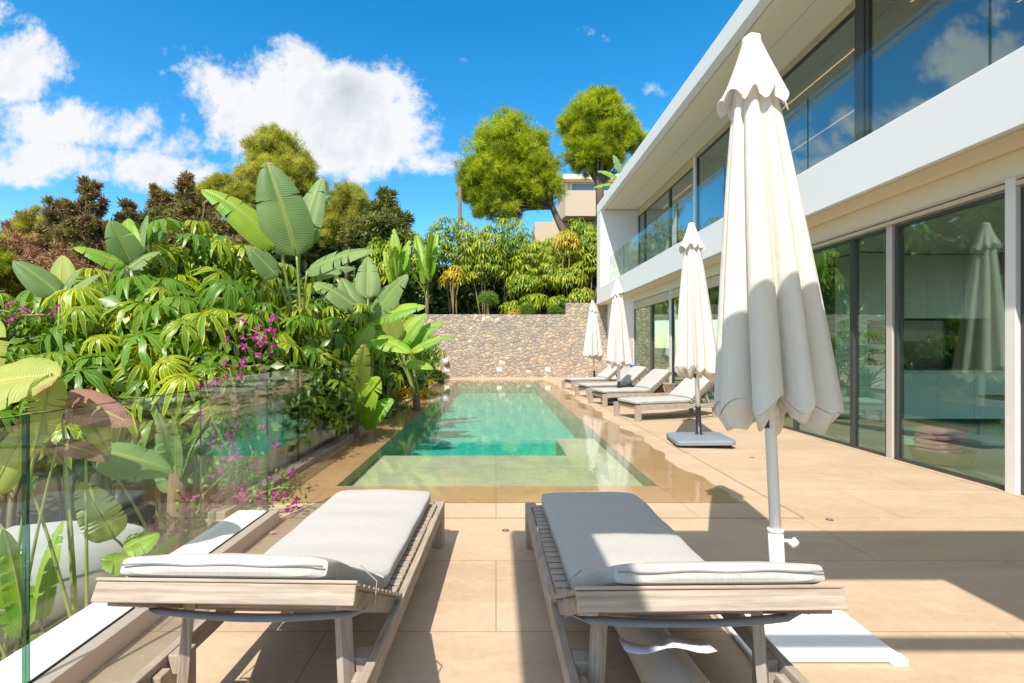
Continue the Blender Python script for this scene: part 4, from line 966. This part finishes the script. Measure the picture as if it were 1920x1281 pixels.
paddle_plant('low fan of split leaves behind the near glass railing at the left edge', b0, rand_paddles((b0[0],b0[1],-.9), 7, .9, .7, .16, 18, tilt=.9, mat='ban_g'), 18, trunk=.4, sr=.007)
b0 = P(330,880,4.3); b0[2] = -.4
paddle_plant('straight green stalked paddle plant just behind the glass railing', b0, rand_paddles((b0[0],b0[1],-.2), 5, .45, .55, .2, 21, tilt=.8), 21, trunk=.5, sr=.007)
# on the terrace above the stone wall
for i, (px, tp, Y, n, lab) in enumerate([(745,440,21.8,7,'left most'),(800,415,22.5,7,'second from the left'),(1010,440,24.0,5,'half hidden under the pines')]):
    b0 = P(px,580,Y); b0[2] = 2.5; hgt = P(px,tp,Y)[2]-2.5
    paddle_plant('paddle plant above the stone wall, '+lab, b0, rand_paddles(b0, n, hgt*.62, hgt*.45, .62, 30+i, tilt=.55, mat='ban_g' if i<2 else 'ban'), 30+i, trunk=1.0, group='paddle plants above the stone wall')
b0 = P(1160,330,27); b0[2] = 6.5
paddle_plant('paddle plant fanning out above the far end of the house roof', b0, [LP(1165,330,27,1195,288,27,.6,(-.3,-.9,.3)), LP(1160,335,27,1120,320,26.8,.5,(.2,-.7,.6),'ban_g'), LP(1165,325,27.2,1150,290,27.4,.5,(.2,-.9,.3)), LP(1158,345,27,1112,352,26.7,.5,(.1,-.5,.8),'ban_g'), LP(1170,325,27,1215,300,27,.5,(-.2,-.8,.4),'ban_g')], 35, trunk=3.0, group='paddle plants above the stone wall')

# --- umbrella trees: garden mass on the left
def dome(px, py, Y, rx, ry, rz_): p = P(px,py,Y); return (p[0],p[1],p[2]-rz_, rx, ry, rz_)
def S(label, dms, seed, **k):
    c = np.mean([d[:2] for d in dms],0); return schefflera(label, (c[0],c[1],-.4), dms, seed, **k)
S('umbrella tree at the top of the garden mass with shiny drooping leaves', [dome(365,405,7.2,.85,.8,.9), dome(420,440,7.4,.7,.7,.8), dome(310,440,7.3,.7,.7,.8)], 101, n=46, size=.42)
S('broad umbrella tree left of centre with yellow rimmed leaflets', [dome(235,520,5.6,.75,.6,.75), dome(300,505,5.9,.6,.6,.7)], 102, n=40, size=.40)
S('umbrella tree in front of the tall paddle plant with long hanging leaves', [dome(395,520,5.7,.7,.6,.8), dome(345,560,5.2,.5,.5,.6)], 103, n=36, size=.40)
S('umbrella tree under the tall paddle plant beside the magenta flowers', [dome(540,560,6.6,.6,.5,.75), dome(480,545,6.3,.55,.5,.7)], 104, n=34, size=.36)
S('low umbrella tree behind the near glass railing with yellow edged fans', [dome(250,630,4.9,.55,.45,.6), dome(160,640,4.7,.5,.45,.6)], 105, n=34, size=.34)
S('low umbrella tree hanging over the railing, centre left', [dome(360,625,4.9,.5,.45,.6)], 106, n=22, size=.32)
S('umbrella tree at the far left above the magenta flowers', [dome(60,530,6.6,.8,.6,.8), dome(-40,560,6.4,.7,.6,.7)], 107, n=34, size=.38)
S('dark umbrella tree on the left edge behind the near paddle leaf', [dome(40,640,4.6,.6,.4,.6), dome(-60,620,4.6,.5,.5,.6)], 108, n=26, size=.33)
S('umbrella tree right of the tall paddle plant with yellow green leaves', [dome(620,520,8.8,.85,.7,1.0), dome(660,560,8.4,.5,.5,.7)], 109, n=40, size=.36)
S('umbrella tree behind the garden mass at the left, darker', [dome(150,490,8.2,1.0,.7,.9)], 110, n=30, size=.42)
S('umbrella tree between the two tall paddle plants', [dome(480,470,8.6,.9,.7,.9)], 111, n=34, size=.42)
S('umbrella tree behind the leaning paddle plant near the stone wall', [dome(730,560,12.5,1.0,.8,1.3), dome(680,530,12.0,.8,.8,1.2)], 112, n=44, size=.40)
S('small umbrella tree at the far end of the glass railing', [dome(590,650,6.6,.38,.3,.5)], 113, n=14, size=.30, mat='sch_dark')
S('umbrella tree with hanging leaves right of the railing corner', [dome(570,625,7.3,.42,.35,.5), dome(620,590,7.9,.45,.4,.55)], 114, n=26, size=.34)
S('umbrella tree under the leaning paddle plant beside the curb', [dome(690,610,9.6,.6,.4,.8), dome(640,650,8.2,.4,.3,.45)], 115, n=26, size=.34)
S('umbrella tree against the left end of the stone wall', [dome(775,600,17.5,1.0,.6,1.1), dome(800,640,17.8,.5,.4,.6)], 116, n=34, size=.36)
# --- umbrella trees on the terrace above the wall
back = [(715,445,23,.9,1.3,'sch'),(765,430,25,1.1,1.4,'sch_dark'),(850,404,24,1.3,1.5,'sch'),(905,430,23.2,1.0,1.4,'sch_dark'),(950,405,24,1.3,1.6,'sch'),(1000,450,23,1.0,1.5,'sch_dark'),(1045,440,24.5,1.0,1.4,'sch'),(1085,405,24,1.0,1.6,'sch'),(1110,430,22.8,.7,1.3,'sch_dark'),(985,510,22.4,.8,.8,'sch'),(1070,500,22.4,.7,.8,'sch_dark')]
where = ['leftmost of the row','second of the row, set back','third of the row with a pale crown','fourth of the row','tallest of the row','sixth of the row','seventh of the row below the leaning pine trunk','eighth of the row below the hill house','rightmost of the row beside the house','low one in the middle','low one near the house']
for i, (px, py, Y, r_, rv, mt) in enumerate(back):
    d1 = dome(px,py,Y,r_,r_*.8,rv*.62); d2 = (d1[0]+.4,d1[1]-.2,d1[2]-.8,r_*.8,r_*.7,rv*.5); d3 = (d1[0]-.5,d1[1],d1[2]-1.1,r_*.7,r_*.7,rv*.45)
    schefflera('slender umbrella tree above the wall, '+where[i], (d1[0],Y,2.5), [d1,d2,d3], 130+i, mat=mt, size=.36, n=120, rb=.2, stems=4, lo=True, group='umbrella trees above the stone wall')
for px, py, Y, sd_, lb in ((850,497,22.3,1,'left'),(1062,430,22.6,2,'right')):
    d1 = dome(px,py,Y,.55,.4,.5); schefflera('yellow leaved umbrella tree above the stone wall, at the '+lb, (d1[0],Y,2.5), [d1], 150+sd_, mat='sch_yel', size=.34, n=26, stems=2, lo=True, group='umbrella trees above the stone wall')

# --- leafy shrubs that fill under and behind
def shrub(label, base, domes, seed, mat='shrub', n=900, size=.13, cat='shrub', group='leafy shrubs', T=None, rlo=0, rhi=1, name='leafy_shrub'):
    rs = np.random.default_rng(seed); t = empty(name, tuple(base)); tag(t, label, cat, group); B = np.array(base,float); fo = Fast(); T = T or LEAF
    for dm in domes:
        c = np.array(dm[:3]); rr = np.array(dm[3:])
        for k in range(int(n/len(domes))):
            d = nrm(rs.normal(0,1,3)); d[2] = d[2] if d[2] > -.5 else -d[2]; f = rs.uniform(.35,1)**.6; f *= 1+.25*mnoise.noise(Vector(tuple(d*2.3+c)))
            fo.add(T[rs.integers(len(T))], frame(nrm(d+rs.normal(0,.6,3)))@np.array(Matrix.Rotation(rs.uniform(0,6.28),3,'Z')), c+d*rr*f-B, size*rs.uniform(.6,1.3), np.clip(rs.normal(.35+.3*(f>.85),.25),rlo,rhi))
    fo.build('foliage', M[mat], t); b = MB()
    for dm in domes:
        c = np.array(dm[:3])-B
        for k in range(4): b.tube([(c[0]*.5+rs.normal(0,.05),c[1]*.5,-.3),tuple(c+rs.normal(0,.15,3)*np.array(dm[3:]))],[.02,.008],5)
    b.build('stem', M['stem'], t); return t
def sh(label, px, py, Y, rx, rz_, seed, gz=-.4, **k):
    d = dome(px,py,Y,rx,rx*.7,rz_); return shrub(label, (d[0],Y,gz), [d], seed, **k)
for i, (px, py, Y, rx, rz_, lb) in enumerate([(120,690,5.2,.9,.7,'behind the near paddle leaf'),(300,680,5.0,.8,.6,'under the low umbrella trees'),(450,660,5.6,.8,.7,'behind the middle of the railing'),(570,650,6.6,.7,.7,'behind the railing end'),
        (640,620,9.5,1.1,1.1,'between paddle plants'),(0,640,7.5,1.5,1.2,'at the far left'),(220,560,9.0,2.2,1.6,'behind the umbrella trees'),(450,530,10,2.2,1.8,'behind the tall paddle plant'),(720,620,13.5,1.3,1.5,'beside the stone wall'),(600,520,13,2.2,2.2,'at the back of the garden'),(300,500,13,3,2.4,'deep at the back left')]):
    sh('dark leafy shrub '+lb, px, py, Y, rx, rz_, 200+i, n=1500 if i<5 else 1700, size=.095+.008*Y)
gl = ['behind the third stem group','at the left corner of the wall','in the middle of the wall','right of the middle','beside the house']
for i, (px, py, Y, rx, rz_) in enumerate([(800,500,25.5,1.8,1.8),(730,510,24,1.4,1.8),(900,470,26.5,2.0,2.2),(1000,470,26.5,2.0,2.2),(1090,470,26,1.8,2.2)]):
    sh('dark shrub backing the row above the wall, '+gl[i], px, py, Y, rx, rz_, 230+i, gz=2.5, n=2300, size=.32, rhi=.3, group='dark shrubs above the stone wall')
for i, (px, py, r_, mt, lb) in enumerate([(990,572,.32,'boug','round green tuft left on the wall top'),(1042,575,.26,'boug','rounder green tuft near the wall step'),(1055,560,.28,'strapleaf','bright leafy plant beside the wall step'),(915,548,.45,'strapleaf','feathery light green plant on the wall top'),(965,583,.22,'yellowc','tiny yellowish plant on the wall top')]):
    sh(lb, px, py, 21.7, r_, r_*.8, 240+i, gz=2.55, mat=mt, n=260, size=.16, group='small plants on the stone wall', T=TUFT if i in (0,1,3) else None)
sh('low orange yellow ground cover beside the pool curb', 745,722,13.0,.9,.22, 250, mat='yellowc', n=1500, size=.09, group=None, cat='ground cover', name='flowering_ground_cover')
sh('bright yellow flowering clump at the pool corner', 800,712,17.5,.35,.3, 251, mat='yellowc', n=260, size=.11, group=None, name='yellow_flower_clump')
sh('green ground cover in front of the orange patch', 715,745,10.6,.7,.22, 252, mat='boug', n=800, size=.08, group=None, name='green_ground_cover')
sh('bushy green plant at the far pool corner', 806,690,18.3,.5,.5, 253, mat='strapleaf', n=420, size=.22, group=None)
STR = [single_leaf(4,.10,.35), single_leaf(4,.08,.6)]
for i, (px, py, Y, r_, lb) in enumerate([(740,668,14.5,.7,'spiky strap leaved clump beside the pool, left'),(780,672,16.5,.7,'spiky strap leaved clump beside the pool, right'),(700,690,12,.5,'small strap leaved clump behind the young paddle plant')]):
    d = dome(px,py,Y,.15,.15,.3); rs = np.random.default_rng(260+i); t = empty('strap_leaf_plant', (d[0],Y,-.3)); tag(t, lb, 'plant', 'strap leaved clumps'); fo = Fast()
    for k in range(90):
        az = rs.uniform(0,6.28); el = rs.uniform(.5,1.4); fo.add(STR[k%2], np.array(Matrix.Rotation(az,3,'Z'))@np.array(Matrix.Rotation(-el,3,'Y')), np.array([rs.normal(0,.15),rs.normal(0,.1),rs.uniform(.1,.6)]), r_*rs.uniform(.7,1.3), rs.uniform(0,1))
    fo.build('leaves', M['strapleaf'], t)

# --- bougainvillea
def bougainvillea(label, strands, seed, n_leaf=26, n_br=12, sz=.045, dens=None):
    rs = np.random.default_rng(seed); s0 = np.asarray(strands[0][0]); t = empty('bougainvillea', tuple(s0)); tag(t, label, 'bougainvillea', 'magenta bougainvillea'); st = MB(); fl = Fast()
    for pts in strands:
        pts = [np.asarray(p) for p in pts]; st.tube([p-s0 for p in pts], [.008]*len(pts), 5)
        for a, c in zip(pts[:-1], pts[1:]):
            for k in range(n_leaf):
                p = a+(c-a)*rs.uniform(0,1)+rs.normal(0,.075,3); fl.add(LEAF[rs.integers(3)], frame(nrm(rs.normal(0,1,3)+[0,-.3,.5]))@np.array(Matrix.Rotation(rs.uniform(0,6.28),3,'Z')), p-s0, sz*rs.uniform(.8,1.5), rs.uniform(0,1))
            for k in range(n_br):
                p = a+(c-a)*rs.uniform(0,1)+rs.normal(0,.085,3)
                fb = Fast()
                for m_ in range(9): fb.add(LEAF[2], frame(nrm(rs.normal(0,1,3)+[0,-.4,.3]))@np.array(Matrix.Rotation(rs.uniform(0,6.28),3,'Z')), p+rs.normal(0,.012,3)-s0, sz*rs.uniform(.6,.95), rs.uniform(0,1))
                fb.build('flower_cluster', M['magenta'], t)
    st.build('stem', M['stem'], t); fl.build('foliage', M['boug'], t)
PB = lambda *a: P(*a)
bougainvillea('bougainvillea cascade with magenta flowers behind the near glass railing', [
    [PB(430,690,4.4),PB(450,780,4.25),PB(430,850,4.2),PB(470,920,4.15),PB(420,1000,4.0)],[PB(380,700,4.4),PB(400,790,4.3),PB(440,870,4.2),PB(380,930,4.0),PB(360,990,3.9)],
    [PB(440,770,4.3),PB(475,850,4.1),PB(440,930,4.05),PB(395,960,4.0)],[PB(350,1000,3.8),PB(310,960,3.8)]], 301, n_leaf=38, n_br=6)
bougainvillea('magenta bougainvillea spray above the railing top', [[PB(350,715,4.7),PB(400,708,4.7),PB(425,712,4.6)],[PB(380,695,4.9),PB(450,690,5.0),PB(490,684,5.1)]], 302, n_leaf=40, n_br=5)
bougainvillea('magenta bougainvillea cluster high in the umbrella tree foliage', [[PB(470,618,5.0),PB(500,632,4.95)],[PB(480,632,4.9),PB(495,645,4.9)]], 303, n_leaf=8, n_br=9, sz=.05)
bougainvillea('magenta bougainvillea flowers at the far left edge', [[PB(0,582,4.4),PB(50,592,4.4),PB(95,590,4.4)]], 304, n_leaf=30, n_br=4)
bougainvillea('bougainvillea sprig with magenta flowers poking round the railing corner onto the deck', [[PB(490,925,3.95),PB(520,915,3.95),PB(565,916,4.0)],[PB(490,935,3.92),PB(520,938,3.95)]], 305, n_leaf=30, n_br=4, sz=.04)

# --- trees beyond the garden and on the hill
def tree(name, label, base, trunk, blobs, mat, seed, n, size, T, group, cat='tree', limbs=True, dens_in=.35, up=.35, tr=.16):
    rs = np.random.default_rng(seed); t = empty(name, tuple(base)); tag(t, label, cat, group); B = np.array(base,float); fo = Fast()
    vol = np.array([b_[3]*b_[4]*b_[5] for b_ in blobs])**.667; vol = vol/vol.sum()
    br = MB(); tp = [np.array(q_) for q_ in trunk]
    br.tube([q_-B for q_ in tp], list(np.linspace(tr,tr*.5,len(tp))), 9)
    for bi, bl in enumerate(blobs):
        c = np.array(bl[:3]); rr = np.array(bl[3:])
        nc = max(6, int(n*vol[bi]/26)); ccs = []
        for k in range(nc):
            d = nrm(rs.normal(0,1,3)+np.array([0,0,up])); ccs.append((c+d*rr*rs.uniform(.6 if rs.random()>dens_in else .15, 1.10), rr.mean()*rs.uniform(.10,.36), rs.normal(.5,.28)))
        for cc, cr, cv in ccs:
            for k in range(26):
                d = nrm(rs.normal(0,1,3)+[0,0,.3]); p = cc+d*cr*rs.uniform(.3,1.1)*np.array([1.15,1.15,.85])
                fo.add(T[rs.integers(len(T))], frame(nrm(d*.7+nrm(p-c)*.6+[0,0,.5]+rs.normal(0,.3,3)))@np.array(Matrix.Rotation(rs.uniform(0,6.28),3,'Z')), p-B, size*rs.uniform(.7,1.25), float(np.clip(cv+rs.normal(0,.12),0,1)))
        if limbs:
            for cc, cr, cv in ccs[::6]:
                a = tp[-1] if len(tp) < 3 else tp[-1-(rs.random()>.6)]; m_ = (a+cc)/2+rs.normal(0,.15,3)*rr.mean()*.4-np.array([0,0,.1*rr[2]]); br.tube([a-B,m_-B,cc-B],[tr*.35,tr*.2,tr*.06],5,cap=False)
    fo.build('crown', M[mat], t, smooth=False); br.build('trunk', M['bark'], t, smooth=True); return t
def bl(px, py, Y, rxp, rzp, dy=1.0): c = P(px,py,Y); k_ = Y/F; return (c[0],c[1],c[2],rxp*k_,rxp*k_*dy,rzp*k_)
gp = 'pines standing on the hill'
tree('pine_tree','large rounded bright green pine with its trunk leaning right, left of the pair',P(1075,470,36),[P(1075,470,36),P(1052,425,36),P(1036,390,36),P(1000,350,36)],
     [bl(945,300,36,62,60),bl(910,335,36,48,45),bl(985,330,36,58,50),bl(950,250,36,45,35),bl(1010,360,36,45,32),bl(930,365,36,40,25),bl(1000,290,36,36,36),bl(890,345,36,28,35),bl(935,395,36,45,18),bl(880,365,36.5,24,18)], 'pine', 401, 17000, .37, TUFT, gp, up=.2, tr=.30)
tree('pine_tree','tall rounded bright green pine on a dark upright trunk above the hill house',P(1127,420,34),[P(1127,420,34),P(1124,350,34),P(1118,320,34)],
     [bl(1115,235,34,52,48),bl(1085,245,34,34,38),bl(1150,250,34,36,42),bl(1125,205,34,38,30),bl(1110,290,34,45,26),bl(1095,315,34,20,16),bl(1175,262,35,34,22),bl(1140,300,34,30,18)], 'pine', 402, 14000, .35, TUFT, gp, up=.2, tr=.34)
gp = 'trees beyond the garden'
tree('pine_tree','tall pale yellow green pine behind the tallest paddle plant',P(535,600,27),[P(535,600,27),P(530,420,27),P(525,330,27)],[bl(520,290,27,46,34),bl(490,300,27,34,34),bl(555,320,27,42,30),bl(525,345,27,60,40),bl(515,265,27,26,20),bl(585,345,27,24,24),bl(480,340,27,30,30)], 'pine2', 411, 8500, .30, TUFT, gp)
tree('pine_tree','lower pale green pine left of the tall pale pine',P(430,600,26),[P(430,600,26),P(428,400,26),P(425,360,26)],[bl(415,355,26,34,22),bl(440,385,26,42,30),bl(395,370,26,22,18),bl(460,370,26,28,20)], 'pine2', 412, 4800, .28, TUFT, gp)
tree('pine_tree','loose green pine right of the tall pale pine',P(650,600,27),[P(650,600,27),P(652,440,27),P(655,380,27)],[bl(650,375,27,36,22),bl(640,410,27,44,26),bl(675,400,27,26,22),bl(620,430,27,40,28)], 'pine2', 413, 5400, .29, TUFT, gp)
tree('cypress_tree','dark green irregular cypress at the right end of the tree line',P(715,600,25),[P(715,600,25),P(716,440,25),P(722,370,25)],[bl(725,372,25,16,10),bl(715,395,25,26,14),bl(735,408,25,30,12),bl(710,425,25,42,18),bl(730,445,25,40,18),bl(690,450,25,40,25)], 'cypg', 414, 5000, .30, CTUFT, gp)
brown = [('cyp',165,340,18,14,150,'peaked dark brown cypress with a narrow top'),('cyp',110,375,22,12,150,'lower dark brown cypress left of the peaked one'),('cypred',60,400,40,26,120,'reddish brown cypress at the far left'),('cypred',200,440,60,40,80,'reddish brown cypress spreading behind the rolled leaves'),
         ('cyp',300,352,22,16,130,'brown cypress with an uneven two part crown'),('cyp',345,330,14,14,150,'brown cypress with a thin upright tip'),('cypg',335,385,60,30,100,'mixed green and brown cypress in the middle'),('cypred',20,430,45,30,90,'red brown cypress touching the left edge of the picture'),
         ('cyp',235,385,24,14,110,'short brown cypress between two taller ones'),('pine2',70,395,34,14,90,'thin yellow green pine top among brown cypresses'),('cyp',385,375,35,20,110,'brown cypress beside the pale pine'),('cypred',110,445,70,35,60,'wide reddish cypress low in the tree line'),('pine',-10,440,30,22,80,'green pine at the extreme left edge')]
for i, (mt, px, py, rxp, rzp, hp, lb) in enumerate(brown):
    Y = 24+(i*1.7)%4; rs = np.random.default_rng(500+i); bls = []
    k_ = max(4, int(hp/16))
    for j in range(k_): f = j/(k_-1); bls.append(bl(px+rs.normal(0,4+9*f), py+rzp*.6+hp*f*.8, Y, rxp*(.55+1.5*f)*rs.uniform(.8,1.15), max(9,rzp*.75)*(1+.5*f)))
    tree('cypress_tree' if 'pine' not in mt else 'pine_tree', lb, P(px,620,Y), [P(px,620,Y),P(px,py+hp*.5,Y),P(px,py+6,Y)], bls, mt, 510+i, 3300, .27, CTUFT if 'pine' not in mt else TUFT, gp, up=.1, tr=.12)
# wooded slope closing the view low behind the garden
for i, (px, py, Y, rx, rz_) in enumerate([(40,440,30,5,6),(200,425,31,6,6),(380,410,32,6,6.5),(560,410,32,6,6.5),(690,440,30,4,5.5),(-120,430,28,5,6)]):
    sh('dense dark bush closing the foot of the tree line, number %s from the left' % ['two','three','four','five','six','one'][i], px, py, Y, rx, rz_, 600+i, gz=.0, n=4600, size=.68, rhi=.7, group='dark bushes under the tree line')
